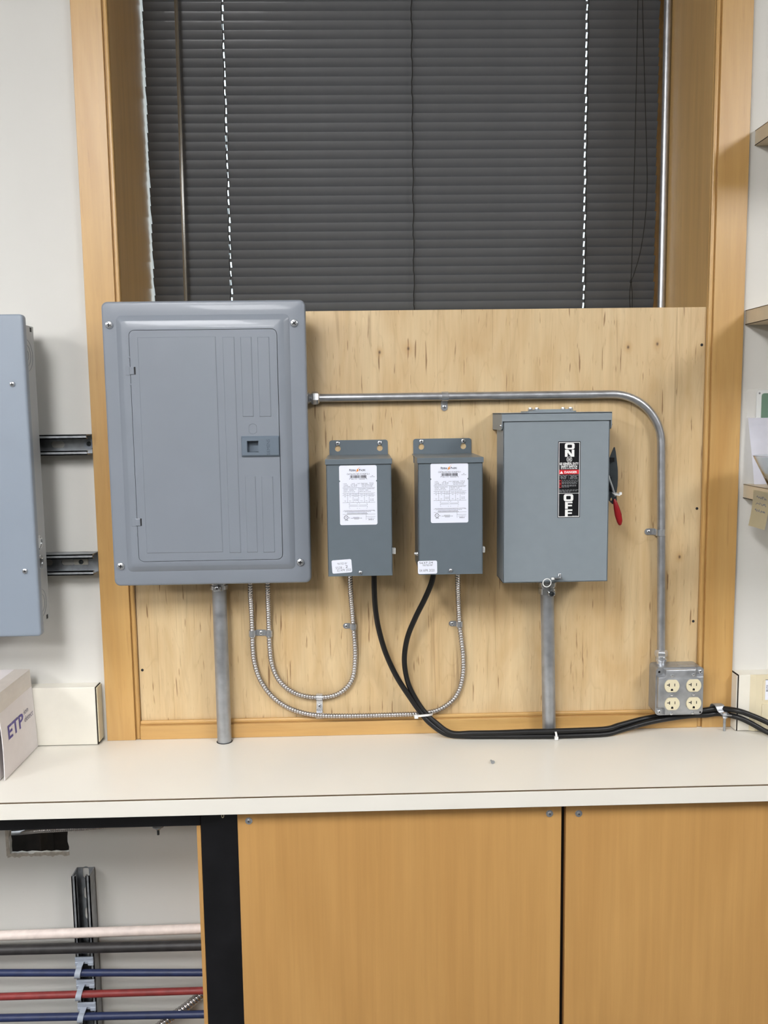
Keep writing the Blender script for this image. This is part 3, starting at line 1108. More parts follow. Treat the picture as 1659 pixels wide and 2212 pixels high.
def strap(name, label, c, axis_z, r, tabs, group, width=0.0145, wallY=0.0):
    """one- or two-hole sheet strap around a tube of radius r running along z (axis_z) or x; tabs: list of signed side lengths"""
    c = Vector(c)
    t = thing(name, label, 'conduit strap', (c.x, wallY, c.z), group)
    th = 0.0013
    hw = width / 2

    def sweep(path, nm):
        bm = NB()
        prev = None
        for i, (a, y) in enumerate(path):
            p0 = path[max(0, i - 1)]
            p1 = path[min(len(path) - 1, i + 1)]
            tx, ty = p1[0] - p0[0], p1[1] - p0[1]
            ln = math.hypot(tx, ty) or 1
            nx, ny = ty / ln, -tx / ln
            rg = []
            for (s, w) in ((0, -hw), (0, hw), (1, hw), (1, -hw)):
                aa, yy = a + nx * th * s, y + ny * th * s
                rg.append(bm.verts.new((c.x + aa, yy, c.z + w) if axis_z else (c.x + w, yy, c.z + aa)))
            if prev:
                bridge(bm, prev, rg)
            else:
                bm.faces.new(rg)
            prev = rg
        bm.faces.new(prev)
        return part(nm, bm, 'zinc', t, smooth=40)
    rr = r + 0.0003
    cy = c.y
    path = []
    right = any(s > 0 for s in tabs)
    left = any(s < 0 for s in tabs)
    L_ = max([abs(s) for s in tabs])
    if left:
        path += [(-rr - L_, wallY - 0.0004), (-rr - 0.004, wallY - 0.0004), (-rr - 0.0006, wallY - 0.0015)]
    else:
        path += [(-rr, cy + rr * 0.75)]
    for k in range(0, 13):
        a = math.radians(180 - 180 * k / 12)
        path.append((rr * math.cos(a), cy - rr * math.sin(a)))
    if right:
        path += [(rr + 0.0006, wallY - 0.0015), (rr + 0.004, wallY - 0.0004), (rr + L_, wallY - 0.0004)]
    else:
        path += [(rr, cy + rr * 0.75)]
    sweep(path, 'band')
    for s_ in tabs:
        sg = 1 if s_ > 0 else -1
        e0 = sg * (rr + L_)
        bm = NB()
        ol = [(e0 + sg * hw * math.cos(a), hw * math.sin(a)) for a in [-math.pi / 2 + math.pi * k / 10 for k in range(11)]]
        if axis_z:
            plate(bm, [(c.x + a, c.z + b) for a, b in ol], [], wallY - 0.0017, wallY - 0.0004)
        else:
            plate(bm, [(c.x + b, c.z + a) for a, b in ol], [], wallY - 0.0017, wallY - 0.0004)
        part('tab_end', bm, 'zinc', t)
    for s in tabs:
        d = (rr + abs(s) * 0.90) * (1 if s > 0 else -1)
        p = Vector((c.x + d, wallY - 0.0017, c.z)) if axis_z else Vector((c.x, wallY - 0.0017, c.z + d))
        screw(t, p, r=0.0042, h=0.0028, m='zinc', rot=random.random())
    return t


q = W(961, 857, EY)
strap('conduit_strap', 'one-hole zinc strap under the horizontal conduit', (q.x, EY, ztop), False, 0.0089, [-0.015], 'zinc straps on the plywood')
q = W(1427, 1150, EY)
strap('conduit_strap', 'one-hole zinc strap on the vertical run of the bent conduit', (q.x, EY, q.z), True, 0.0089, [-0.015], 'zinc straps on the plywood')

# two larger vertical conduits down to the counter
c1 = thing('conduit', 'thick vertical conduit from the breaker panel down to the countertop', 'conduit', (-0.318, -0.032, CT))
bm = NB(); cyl(bm, (-0.318, -0.032, CT + 0.0005), (-0.318, -0.032, PZ0 + 0.012), 0.0158, 28); part('tube', bm, 'galv_dull', c1, smooth=True)
bm = NB()
lathe(bm, (-0.318, -0.032, 1.2585), (0, 0, 1), [(0.0170, 0), (0.0200, 0.0012), (0.0200, 0.010), (0.0182, 0.0115), (0.0182, 0.020), (0.021, 0.021), (0.021, 0.030)], 28)
box(bm, -0.327, -0.309, -0.060, -0.045, 1.2585, 1.270, 0.003, 2)
co = part('connector', bm, 'zinc', c1, smooth=40)
screw(co, (-0.318, -0.0605, 1.266), r=0.0055, h=0.003, m='zinc')
bm = NB(); lathe(bm, (-0.318, -0.032, CT + 0.0002), (0, 0, 1), [(0.0178, 0), (0.0176, 0.0008)], 28); part('counter_hole', bm, 'slot_dark', c1)

c2x0, c2x1 = WX(1182, 1300, -0.034), WX(1186, 1560, -0.034)
c2 = thing('conduit', 'thick vertical conduit under the safety switch passing behind black cables', 'conduit', (c2x1, -0.034, CT))
slope2 = (c2x1 - c2x0) / (WZ(1186, 1560, -0.034) - WZ(1182, 1300, -0.034))
zt2 = 1.272
bm = NB(); cyl(bm, (c2x1 + slope2 * (CT + 0.001 - 0.93), -0.034, CT + 0.001), (c2x0 + slope2 * (zt2 - 1.23), -0.034, zt2), 0.0150, 28); part('tube', bm, 'galv_dull', c2, smooth=True)
zc = WZ(1182, 1283, -0.034)
xc = c2x0
bm = NB()
lathe(bm, (xc, -0.034, zc), (0, 0, 1), [(0.0165, 0), (0.0195, 0.0012), (0.0198, 0.014), (0.0182, 0.0155), (0.0182, 0.018), (0.0205, 0.019), (0.0205, 0.0275), (0.0185, 0.029), (0.0185, 0.045)], 28)
box(bm, xc - 0.004, xc + 0.013, -0.060, -0.048, zc + 0.0005, zc + 0.011, 0.003, 2)
co = part('connector', bm, 'chrome', c2, smooth=40)
screw(co, (xc + 0.0045, -0.0605, zc + 0.005), r=0.0052, h=0.0028, m='dark_steel')

# armored (metal-clad) cables
AR = 0.0061
AY = -0.0075
tzb = 1.645 - 0.336          # underside of the transformers
TYB = -0.055                 # where the cables enter the boxes


def P(px, py, Y): return W(px, py, Y)


mc1 = [Vector((WX(541, 1262, -0.045), -0.045, PZ0 + 0.0165)), W(541, 1275, -0.04), P(541.5, 1292, -0.03), P(543.5, 1325, -0.016), P(545, 1368, AY), P(546, 1400, AY), P(550, 1432, AY), P(561, 1466, AY), P(583, 1499, AY), P(614, 1524, AY),
       P(651, 1539, AY - 0.006), P(690, 1545.5, AY - 0.0095), P(740, 1546.5, AY - 0.012), P(800, 1545.5, AY - 0.012), P(860, 1543.5, AY - 0.012), P(905, 1541.5, AY - 0.012), P(945, 1534, AY - 0.008), P(975, 1515, AY), P(992, 1490, AY),
       P(1000, 1455, AY), P(1000.5, 1420, AY), P(997, 1385, AY), P(992.5, 1349, AY), P(990.5, 1310, -0.02), P(989, 1275, -0.04), P(988.5, 1236, -0.055)]
bm = NB(); ribbed(bm, catmull(mc1, 10), AR, 0.0060, 0.0016, 12)
tag(part('armored_cable', bm, 'armor', smooth=60, loc=P(651, 1540, AY)), 'ribbed metal cable looping low to the right transformer', 'cable', 'armored cables')
mc2 = [Vector((WX(578.5, 1262, -0.045), -0.045, PZ0 + 0.0165)), W(578.5, 1275, -0.04), P(579, 1292, -0.03), P(580, 1325, -0.016), P(581.5, 1368, AY), P(583, 1400, AY), P(587, 1432, AY), P(600, 1465, AY), P(622, 1488, AY), P(652, 1502, AY), P(690, 1506.5, AY), P(725, 1501, AY),
       P(750, 1484, AY), P(763, 1460, AY), P(767, 1425, AY), P(766.5, 1390, AY), P(763.5, 1352, AY), P(760.5, 1315, -0.02), P(757.5, 1280, -0.04), P(756, 1240, -0.055)]
bm = NB(); ribbed(bm, catmull(mc2, 10), AR, 0.0060, 0.0016, 12)
tag(part('armored_cable', bm, 'armor', smooth=60, loc=P(690, 1507, AY)), 'ribbed metal cable in a short loop to the left transformer', 'cable', 'armored cables')


def double_strap(label, ca, cb, vertical):
    """two-lobe strap holding both armored cables side by side"""
    ca, cb = Vector(ca), Vector(cb)
    m_ = (ca + cb) / 2
    t = thing('double_strap', label, 'cable strap', (m_.x, 0, m_.z), 'double straps on the armored cables')
    d = (cb - ca).length
    r = AR + 0.0004
    th, hw = 0.0012, 0.0070
    path = [(-d / 2 - r, AY + r * 0.7)]
    for k in range(13):
        a = math.radians(180 - 180 * k / 12)
        path.append((-d / 2 + r * math.cos(a), AY - r * math.sin(a)))
    path += [(-d / 2 + r + 0.0008, -0.0016), (-d / 2 + r + 0.003, -0.0006), (d / 2 - r - 0.003, -0.0006), (d / 2 - r - 0.0008, -0.0016)]
    for k in range(13):
        a = math.radians(180 - 180 * k / 12)
        path.append((d / 2 + r * math.cos(a), AY - r * math.sin(a)))
    path += [(d / 2 + r, AY + r * 0.7)]
    ux = (cb - ca).normalized()
    uw = Vector((ux.z, 0, -ux.x))
    bm = NB()
    prev = None
    for i, (a, y) in enumerate(path):
        p0, p1 = path[max(0, i - 1)], path[min(len(path) - 1, i + 1)]
        tx, ty = p1[0] - p0[0], p1[1] - p0[1]
        ln = math.hypot(tx, ty) or 1
        nx, ny = ty / ln, -tx / ln
        rg = []
        for s, w in ((0, -hw), (0, hw), (1, hw), (1, -hw)):
            q = Vector((m_.x, 0, m_.z)) + ux * (a + nx * th * s) + uw * w
            rg.append(bm.verts.new((q.x, y + ny * th * s, q.z)))
        if prev:
            bridge(bm, prev, rg)
        else:
            bm.faces.new(rg)
        prev = rg
    bm.faces.new(prev)
    part('band', bm, 'zinc', t, smooth=40)
    screw(t, (m_.x, -0.0018, m_.z), r=0.0045, h=0.003, m='zinc')


double_strap('double strap joining two armored cables just below the breaker panel', P(545, 1368, AY), P(581.5, 1368, AY), True)
double_strap('double strap joining two armored cables at the bottom of their loops', P(690, 1506.5, AY), P(690, 1545.5, AY), False)
q = P(763.5, 1353, AY)
strap('cable_strap', 'one-hole strap on the armored cable below the left transformer', q, True, AR, [-0.011], 'cable straps below the transformers', 0.0125)
q = P(992.5, 1348, AY)
strap('cable_strap', 'one-hole strap on the armored cable below the right transformer', q, True, AR, [-0.011], 'cable straps below the transformers', 0.0125)

# ================================================================== TRANSFORMERS
YT = -0.175
TZ0, TZ1 = 1.645 - 0.3355, 1.645 - 0.0955


def greek(bm, x0, x1, z, h, y, words, seed):
    """a line of tiny illegible print as short dashes"""
    rnd = random.Random(seed)
    ws = [rnd.uniform(0.6, 1.6) for _ in range(words)]
    tot = sum(ws) + 0.35 * (words - 1)
    x = x0
    for w in ws:
        wd = (x1 - x0) * w / tot
        rect(bm, x, x + wd, z - h / 2, z + h / 2, y)
        x += wd + (x1 - x0) * 0.35 / tot


def transformer(x0, x1, label, lab, plate_px, sticker, tilt_px, screw_px):
    t = thing('transformer', label, 'transformer', ((x0 + x1) / 2, 0, TZ0), 'small grey transformers on the plywood')
    ins = 0.004
    bm = NB(); box(bm, x0 + ins, x1 - ins, YT + 0.0016, -0.0022, TZ0 + 0.001, TZ1 - 0.002, 0.0008, 1)
    part('body', bm, 'transformer_grey', t)
    # front cover with the overlapping lip at the top
    bm = NB()
    box(bm, x0 + 0.0012, x1 - 0.0012, YT, YT + 0.0016, TZ0, TZ1 - 0.0105, 0.0005, 1)
    box(bm, x0 + 0.0012, x0 + 0.0024, YT, YT + 0.030, TZ0, TZ1 - 0.0105)
    box(bm, x1 - 0.0024, x1 - 0.0012, YT, YT + 0.030, TZ0, TZ1 - 0.0105)
    part('front_cover', bm, 'transformer_grey', t)
    bm = NB()
    box(bm, x0 - 0.0004, x1 + 0.0004, YT - 0.0032, -0.0022, TZ1 - 0.0022, TZ1, 0.0007, 2)
    box(bm, x0 - 0.0004, x1 + 0.0004, YT - 0.0034, YT - 0.0014, TZ1 - 0.0110, TZ1 - 0.0002, 0.0007, 2)
    part('top_lip', bm, 'transformer_grey', t)
    # mounting flange with two keyholes
    xa, xb = x0 + 0.0025, x1 - 0.0025
    zt_ = WZ(plate_px[0], plate_px[1], -0.001)
    ks = [W(a, b, -0.001) for a, b in plate_px[2:4]]
    zk = (ks[0].z + ks[1].z) / 2
    bm = NB()
    holes = []
    for k in ks:
        R, r = 0.0064, 0.0034
        h = []
        for i in range(21):
            a = math.radians(122 + 296 * i / 20)
            h.append((k.x + R * math.cos(a), zk + R * math.sin(a)))
        hz = zk + 0.0125
        for i in range(9):
            a = math.radians(0 + 180 * i / 8)
            h.append((k.x + r * math.cos(a), hz + r * math.sin(a)))
        holes.append(h)
    c = 0.005
    plate(bm, [(xa, TZ1 - 0.02), (xb, TZ1 - 0.02), (xb, zt_ - c), (xb - c * 0.3, zt_ - c * 0.3), (xb - c, zt_), (xa + c, zt_), (xa + c * 0.3, zt_ - c * 0.3), (xa, zt_ - c)], holes, -0.0022, -0.0002)
    part('mounting_flange', bm, 'transformer_grey', t)
    for k in ks:
        screw(t, (k.x, -0.0022, zk + 0.0115), r=0.0052, h=0.0036, m='zinc', rot=random.random(), name='mounting_screw')
    q = W(screw_px[0], screw_px[1], YT)
    screw(t, (q.x, YT, q.z), r=0.0036, h=0.0028, m='zinc', rot=0.2, washer=0.0042, name='cover_screw')
    # side ground lug and knock-out plugs
    bm = NB(); box(bm, x1 - 0.004, x1 + 0.0065, -0.156, -0.143, TZ0 + 0.041, TZ0 + 0.053, 0.0008, 1); part('side_plug', bm, 'nylon_white', t)
    if x0 > 0:
        bm = NB(); lathe(bm, (x0 + 0.004, -0.11, TZ0 + 0.034), (-1, 0, 0), [(0.0045, 0), (0.0045, 0.002), (0.003, 0.004), (0.003, 0.008)], 12); part('side_screw', bm, 'zinc', t, smooth=40)
    # big white data label: lab = pixel corners (tl, tr, br, bl)
    YLb = YT - 0.0004
    X0 = (W(*lab[0], YLb).x + W(*lab[3], YLb).x) / 2
    X1 = (W(*lab[1], YLb).x + W(*lab[2], YLb).x) / 2
    Z1 = (W(*lab[0], YLb).z + W(*lab[1], YLb).z) / 2
    Z0 = (W(*lab[2], YLb).z + W(*lab[3], YLb).z) / 2
    w, h = X1 - X0, Z1 - Z0

    def U(u): return X0 + w * u

    def V(v): return Z1 - h * v
    r = 0.0035
    out = rrect(X0, X1, Z0, Z1, r, 4)
    # notches at the perforation
    nz = V(0.262)
    n_ = 0.0022
    left = [(X0, nz + n_), (X0 + n_, nz), (X0, nz - n_)]
    right = [(X1, nz - n_), (X1 - n_, nz), (X1, nz + n_)]
    o2 = out[0:6 - 1] + out[5:10] + left + out[10:15] + out[15:20] + right
    bm = NB(); plate(bm, o2, [], YLb, YT - 0.00005)
    lb = part('data_label', bm, 'label_white', t, label='white rating label with barcode and wiring table')
    yy = YLb - 0.00012
    bm = NB()
    T = lambda s, u0, u1, v0, v1, bold=0.0: text(bm, s, U(u0), U(u1), V(v1), V(v0), yy, bold)
    T('F', 0.272, 0.298, 0.060, 0.098, 0.03); T('EDERAL', 0.302, 0.452, 0.067, 0.098, 0.03)
    T('P', 0.535, 0.568, 0.060, 0.098, 0.03); T('ACIFIC', 0.572, 0.700, 0.067, 0.098, 0.03)
    flat('lettering', bm, 'ink_navy', lb)
    bm = NB()
    pl = [(0.575, 0.018), (0.500, 0.062), (0.530, 0.066), (0.440, 0.122), (0.465, 0.078), (0.452, 0.092), (0.462, 0.070)]
    plate(bm, [(U(a), V(b)) for a, b in ((0.575, 0.018), (0.500, 0.066), (0.520, 0.070), (0.512, 0.098), (0.480, 0.104), (0.435, 0.124), (0.470, 0.098), (0.458, 0.080), (0.490, 0.060))], [], yy, yy + 0.0001)
    flat('lightning_emblem', bm, 'ink_orange', lb)
    bm = NB()
    T('CATALOG NO: K1XGF12-1', 0.205, 0.80, 0.132, 0.158, 0.006)
    rnd = random.Random(3)
    u = 0.288
    while u < 0.715:
        wd = rnd.choice((0.006, 0.009, 0.014, 0.02))
        rect(bm, U(u), U(min(u + wd, 0.722)), V(0.212 if not (u < 0.305 or u > 0.70) else 0.222), V(0.165), yy)
        u += wd + rnd.choice((0.005, 0.007, 0.010))
    T('7 86191 08888 2', 0.262, 0.745, 0.219, 0.235)
    T('1 KVA', 0.105, 0.20, 0.298, 0.312); T('60 HZ', 0.33, 0.41, 0.298, 0.312); T("115'C TEMP RISE", 0.475, 0.75, 0.296, 0.312); T('TYPE FB', 0.79, 0.91, 0.294, 0.309)
    T('1 PHASE', 0.105, 0.225, 0.322, 0.337); T('WT. 38 LBS', 0.30, 0.475, 0.320, 0.337); T('TYPE 3R ENCLOSURE', 0.585, 0.90, 0.318, 0.334)
    T('UNIT MODEL STYL. PH. A', 0.105, 0.465, 0.346, 0.361); T('FILE NO. E131508', 0.60, 0.875, 0.342, 0.358)
    T('PRIMARY CONNECTION', 0.105, 0.45, 0.388, 0.402); T('VOLTS   120X240', 0.105, 0.385, 0.410, 0.424); T('LEADS ON H1 & H4', 0.105, 0.41, 0.434, 0.448)
    T('SECONDARY CONNECTION', 0.525, 0.925, 0.384, 0.399); T('VOLTS   12/24', 0.525, 0.765, 0.407, 0.421); T('LEADS ON X1 & X4', 0.525, 0.83, 0.431, 0.445)
    for c_, (s, ) in zip((0.145, 0.285, 0.435, 0.585, 0.72, 0.86), (('VOLTS',), ('AMPS',), ('CONNECT',), ('VOLTS',), ('AMPS',), ('CONNECT',))):
        hw_ = 0.035 if s != 'CONNECT' else 0.05
        T(s, c_ - hw_, c_ + hw_, 0.478, 0.490)
    for c_, s1, s2 in ((0.145, '240', '120'), (0.285, '4.2', '8.3'), (0.585, '24', '12'), (0.72, '41.7', '83.3')):
        T(s1, c_ - 0.022, c_ + 0.022, 0.515, 0.528); T(s2, c_ - 0.022, c_ + 0.022, 0.588, 0.601)
    for c_, k in ((0.435, 'H'), (0.86, 'X')):
        for v_, a, b in ((0.510, 2, 3), (0.560, 1, 3), (0.583, 2, 4)):
            T('%s%d-%s%d' % (k, a, k, b), c_ - 0.048, c_ + 0.048, v_, v_ + 0.014)
    for k, v_ in (('H', 0.632), ('X', 0.716)):
        for c_, s in ((0.265, '1'), (0.468, '3'), (0.528, '2'), (0.722, '4')):
            T(k + s, c_ - 0.012, c_ + 0.012, v_, v_ + 0.010)
    T('UL', 0.152, 0.180, 0.862, 0.885, 0.03)
    T('LISTED', 0.128, 0.220, 0.912, 0.926, 0.03); T('US', 0.235, 0.262, 0.872, 0.886, 0.03); T('C', 0.098, 0.110, 0.872, 0.886, 0.0)
    T('K1XGF12-1', 0.745, 0.935, 0.882, 0.896); T('SERIES B', 0.76, 0.90, 0.906, 0.922, 0.02)
    flat('lettering', bm, 'ink', lb)
    bm = NB()
    for v_, a, b, s in ((0.757, 0.115, 0.925, 24), (0.777, 0.13, 0.83, 24), (0.795, 0.20, 0.72, 16), (0.812, 0.185, 0.74, 18), (0.872, 0.355, 0.51, 6), (0.886, 0.29, 0.585, 10), (0.900, 0.38, 0.505, 5)):
        greek(bm, U(a), U(b), V(v_), h * 0.0075, yy, s, int(v_ * 1000))
    greek(bm, U(0.865), U(0.90), V(0.176), h * 0.007, yy, 2, 1); greek(bm, U(0.82), U(0.945), V(0.194), h * 0.006, yy, 6, 2)
    flat('small_print', bm, 'ink_faded', lb, kind='stuff')
    bm = NB()
    hl = h * 0.0032
    for v_, a, b in ((0.374, 0.08, 0.95), (0.466, 0.08, 0.95), (0.500, 0.08, 0.95), (0.622, 0.08, 0.95), (0.766, 0.08, 0.115), (0.766, 0.90, 0.95), (0.820, 0.08, 0.95), (0.862, 0.70, 0.95)):
        rect(bm, U(a), U(b), V(v_) - hl / 2, V(v_) + hl / 2, yy)
    vl = w * 0.005
    for u_, a, b in ((0.505, 0.374, 0.622), (0.215, 0.466, 0.622), (0.36, 0.466, 0.622), (0.66, 0.466, 0.622), (0.785, 0.466, 0.622), (0.70, 0.820, 0.915)):
        rect(bm, U(u_) - vl / 2, U(u_) + vl / 2, V(b), V(a), yy)
    for v0_, v1_ in ((0.645, 0.665), (0.705, 0.684)):
        for a, b in ((0.255, 0.475), (0.515, 0.735)):
            rect(bm, U(a), U(b), V(v1_) - hl / 2, V(v1_) + hl / 2, yy)
        for a in (0.255, 0.735):
            rect(bm, U(a) - vl / 2, U(a) + vl / 2, min(V(v0_), V(v1_)), max(V(v0_), V(v1_)), yy)
        for s in (-1, 1):
            vm = (v0_ + v1_) / 2 * 0.4 + v1_ * 0.6
            rect(bm, U(0.495 + s * 0.012) - vl, U(0.495 + s * 0.012) + vl, min(V(vm), V(v1_)), max(V(vm), V(v1_)), yy)
    c_ = (U(0.166), V(0.874))
    ro = [(c_[0] + 0.0043 * math.cos(a), c_[1] + 0.0043 * math.sin(a)) for a in [i * math.pi / 12 for i in range(24)]]
    ri = [(c_[0] + 0.0034 * math.cos(a), c_[1] + 0.0034 * math.sin(a)) for a in [i * math.pi / 12 for i in range(24)]]
    plate(bm, ro, [ri], yy, yy + 0.0001)
    flat('ruled_lines', bm, 'ink', lb)
    # inspection sticker
    cpt, sw, sh, ang, lines = sticker
    cc = W(cpt[0], cpt[1], YLb)
    ca, sa = math.cos(ang), math.sin(ang)

    def s3(a, b, y): return Vector((cc.x + a * ca - b * sa, y, cc.z + a * sa + b * ca))
    bm = NB(); plate(bm, rrect(-sw / 2, sw / 2, -sh / 2, sh / 2, 0.003, 4), [], YLb, YT - 0.00005, s3)
    sk = part('test_sticker', bm, 'label_white', t, label='small white tested-by sticker with a stamped date')
    for mname in ('ink', 'ink_grey'):
        bm = NB()
        for (s, a, b, c1_, d, mm_) in lines:
            if mm_ == mname:
                text(bm, s, -sw / 2 + sw * a, -sw / 2 + sw * b, sh / 2 - sh * d, sh / 2 - sh * c1_, yy, 0.0, to3=s3)
        flat('lettering', bm, mname, sk)
    return t


transformer(-0.0725, 0.0615, 'grey transformer beside the breaker panel with tilted test sticker',
            ((732, 1006), (813.5, 1004.5), (815.5, 1133), (735, 1134.5)), (775, 950.3, (729.7, 970), (820.3, 967)),
            ((738.5, 1223.5), 0.0405, 0.0275, 0.06, [('TESTED BY', 0.27, 0.78, 0.22, 0.37, 'ink_grey'), ('5528 -', 0.18, 0.60, 0.50, 0.68, 'ink_grey'), ('2', 0.68, 0.79, 0.44, 0.64, 'ink'), ('02 APR 2020', 0.24, 0.95, 0.70, 0.88, 'ink_grey')]),
            None, (778.5, 1236.5))
transformer(0.1130, 0.2468, 'grey transformer beside the safety switch with level test sticker',
            ((930, 1001.5), (1011.5, 1000), (1011.5, 1128.5), (930.5, 1130)), (960, 947.0, (910, 965.5), (1000.5, 963.5)),
            ((923.5, 1225.5), 0.0395, 0.0270, 0.01, [('5637-24', 0.08, 0.78, 0.08, 0.22, 'ink'), ('TESTED BY', 0.24, 0.78, 0.28, 0.40, 'ink'), ('04 APR 2020', 0.08, 0.86, 0.64, 0.84, 'ink_grey')]),
            None, (973.5, 1232))

# ================================================================== SAFETY SWITCH
YS = -0.125
SX0, SX1, SZ0, SZ1 = 0.2955, 0.5180, 1.2795, 1.636
sw = thing('safety_switch', 'grey safety switch box with ON OFF label and red handle', 'safety switch', ((SX0 + SX1) / 2, 0, SZ0))
bm = NB(); box(bm, SX0 + 0.006, SX1 - 0.006, YS + 0.012, -0.0005, SZ0 + 0.004, SZ1 - 0.003, 0.0008, 1); part('body', bm, 'switch_grey', sw)
bm = NB()
zl = WZ(1200, 909, YS)
box(bm, SX0, SX1, YS, YS + 0.0016, SZ0, zl + 0.004, 0.0006, 1)
box(bm, SX0, SX0 + 0.0016, YS, YS + 0.085, SZ0, zl + 0.004)
box(bm, SX1 - 0.0016, SX1, YS, YS + 0.085, SZ0, zl + 0.004)
box(bm, SX0, SX1, YS, YS + 0.085, SZ0, SZ0 + 0.0016)
sdoor = part('door', bm, 'switch_grey', sw)
# rain hood with side cheeks
bm = NB()
hx0_, hx1_ = SX0 - 0.0035, SX1 + 0.0035
box(bm, hx0_, hx1_, YS - 0.0035, -0.0005, SZ1 - 0.0018, SZ1 + 0.0010, 0.0005, 1)
box(bm, hx0_, hx1_, YS - 0.0035, YS - 0.0016, zl, SZ1 + 0.0005, 0.0004, 1)
for s, xx in ((-1, hx0_), (1, hx1_ - 0.0016)):
    zb2 = WZ(1081, 930, YS)
    ol = [(YS - 0.0035, SZ1), (-0.0005, SZ1), (-0.0005, zb2), (YS + 0.006, zb2), (YS - 0.0005, zb2 + 0.003), (YS - 0.003, zb2 + 0.008)]
    plate(bm, ol, [], xx, xx + 0.0016, lambda a, b, y: Vector((y, a, b)))
hood = part('rain_hood', bm, 'switch_grey', sw)
q = W(1081, 920, YS + 0.008)
screw(hood, (hx0_, YS + 0.0065, q.z), n=(-1, 0, 0), r=0.0034, h=0.003, m='zinc', name='hood_screw')
screw(hood, (hx1_, YS + 0.0065, q.z), n=(1, 0, 0), r=0.0034, h=0.003, m='zinc', name='hood_screw')
# hub plate with four bolts on top
hy = -0.062
ha, hb = WX(1136, 886, hy - 0.03), WX(1245, 886, hy - 0.03)
hz_ = SZ1 + 0.0010
bm = NB()
plate(bm, rrect(ha, hb, hy - 0.040, hy + 0.040, 0.012), [], hz_ - 0.0005, hz_ + 0.0030, lambda a, b, y: Vector((a, b, y)))
hp = part('hub_plate', bm, 'switch_grey', sw)
bm = NB()
plate(bm, rrect(ha + 0.016, hb - 0.008, hy - 0.036, hy + 0.030, 0.010), [], hz_ + 0.0025, hz_ + 0.0065, lambda a, b, y: Vector((a, b, y)))
part('hub_boss', bm, 'switch_grey', hp)
for (px, yy_) in ((1145.5, hy + 0.024), (1159.5, hy - 0.028), (1216, hy - 0.024 + 0.05), (1232.5, hy - 0.028)):
    xx = WX(px, 880, yy_)
    bm = NB()
    hexnut(bm, (xx, yy_, hz_ + 0.002), (0, 0, 1), 0.0043, 0.0080 if True else 0, 0.2)
    lathe(bm, (xx, yy_, hz_ + 0.002), (0, 0, 1), [(0.0055, 0), (0.0055, 0.0055)], 14)
    part('hub_bolt', bm, 'zinc', hp)
# handle assembly on the right side
HY = -0.070
ow = lambda pts, Y: [(W(a, b, Y).x, W(a, b, Y).z) for a, b in pts]
bm = NB()
plate(bm, ow([(1317, 988), (1322, 975), (1326, 966), (1328, 966), (1330, 977), (1332.5, 998), (1334.3, 1016), (1334.5, 1034), (1333.5, 1050), (1331.5, 1064), (1329, 1074), (1326, 1066), (1322, 1050), (1319, 1038), (1312, 1030), (1309, 1000), (1309, 990)], HY), [], HY - 0.0015, HY + 0.0015)
part('handle_guard', bm, 'dark_steel', sw, label='dark steel leaf-shaped handle guard')
bm = NB()
plate(bm, ow([(1308, 988), (1325, 988), (1325, 997), (1308, 997)], HY - 0.004), [], HY - 0.012, HY + 0.012)
plate(bm, ow([(1306, 1030), (1320, 1030), (1322, 1062), (1306, 1062)], HY - 0.004), [], HY - 0.006, HY + 0.03)
part('handle_bracket', bm, 'black_paint', sw)
bm = NB(); tube(bm, [W(1314, 1027, HY - 0.010), W(1322, 1050, HY - 0.012), W(1329, 1072, HY - 0.013)], 0.0022, 8); part('linkage_rod', bm, 'zinc', sw, smooth=True)
bm = NB()
cxy = W(1319, 1078, HY)
hol = [(cxy.x + 0.0022 * math.cos(a), cxy.z + 0.0035 * math.sin(a)) for a in [i * math.pi / 6 for i in range(12)]]
plate(bm, ow([(1308, 1058), (1326, 1060), (1330, 1070), (1331, 1080), (1326, 1088), (1321, 1088), (1316, 1083), (1308, 1074)], HY), [hol], HY - 0.006, HY - 0.003)
part('pivot_plate', bm, 'dark_steel', sw)
bm = NB()
pp = [(1327, 1078), (1329, 1086), (1332, 1098), (1335.5, 1112), (1338.5, 1126), (1339.2, 1133), (1339.3, 1135)]
rr_ = [0.0020, 0.0045, 0.0064, 0.0076, 0.0062, 0.0035, 0.0010]
hpts = [W(a, b, HY - 0.010) for a, b in pp]
prev = None
for i, p in enumerate(hpts):
    d = (hpts[min(i + 1, len(hpts) - 1)] - hpts[max(0, i - 1)]).normalized()
    u = Vector((0, 1, 0)).cross(d).normalized()
    rg = [bm.verts.new(p + u * rr_[i] * math.cos(2 * math.pi * k / 14) + Vector((0, 1, 0)) * min(0.0045, rr_[i]) * math.sin(2 * math.pi * k / 14)) for k in range(14)]
    if prev:
        bridge(bm, prev, rg)
    else:
        bm.faces.new(rg)
    prev = rg
bm.faces.new(prev)
part('handle_grip', bm, 'red_vinyl', sw, smooth=60, label='red vinyl covered handle grip')
# lug at the bottom of the door
q = W(1204, 1247.5, YS - 0.008)
bm = NB()
plate(bm, rrect(q.x - 0.0115, q.x + 0.0105, YS - 0.013, YS + 0.001, 0.003, 3), [circle_pts(q.x - 0.007, YS - 0.008, 0.0022, 10)], q.z - 0.0018, q.z + 0.0004, lambda a, b, y: Vector((a, b, y)))
lug_ = part('seal_lug', bm, 'chrome', sdoor)
screw(lug_, (q.x + 0.006, YS - 0.0005, q.z + 0.004), r=0.0038, h=0.003, m='zinc')
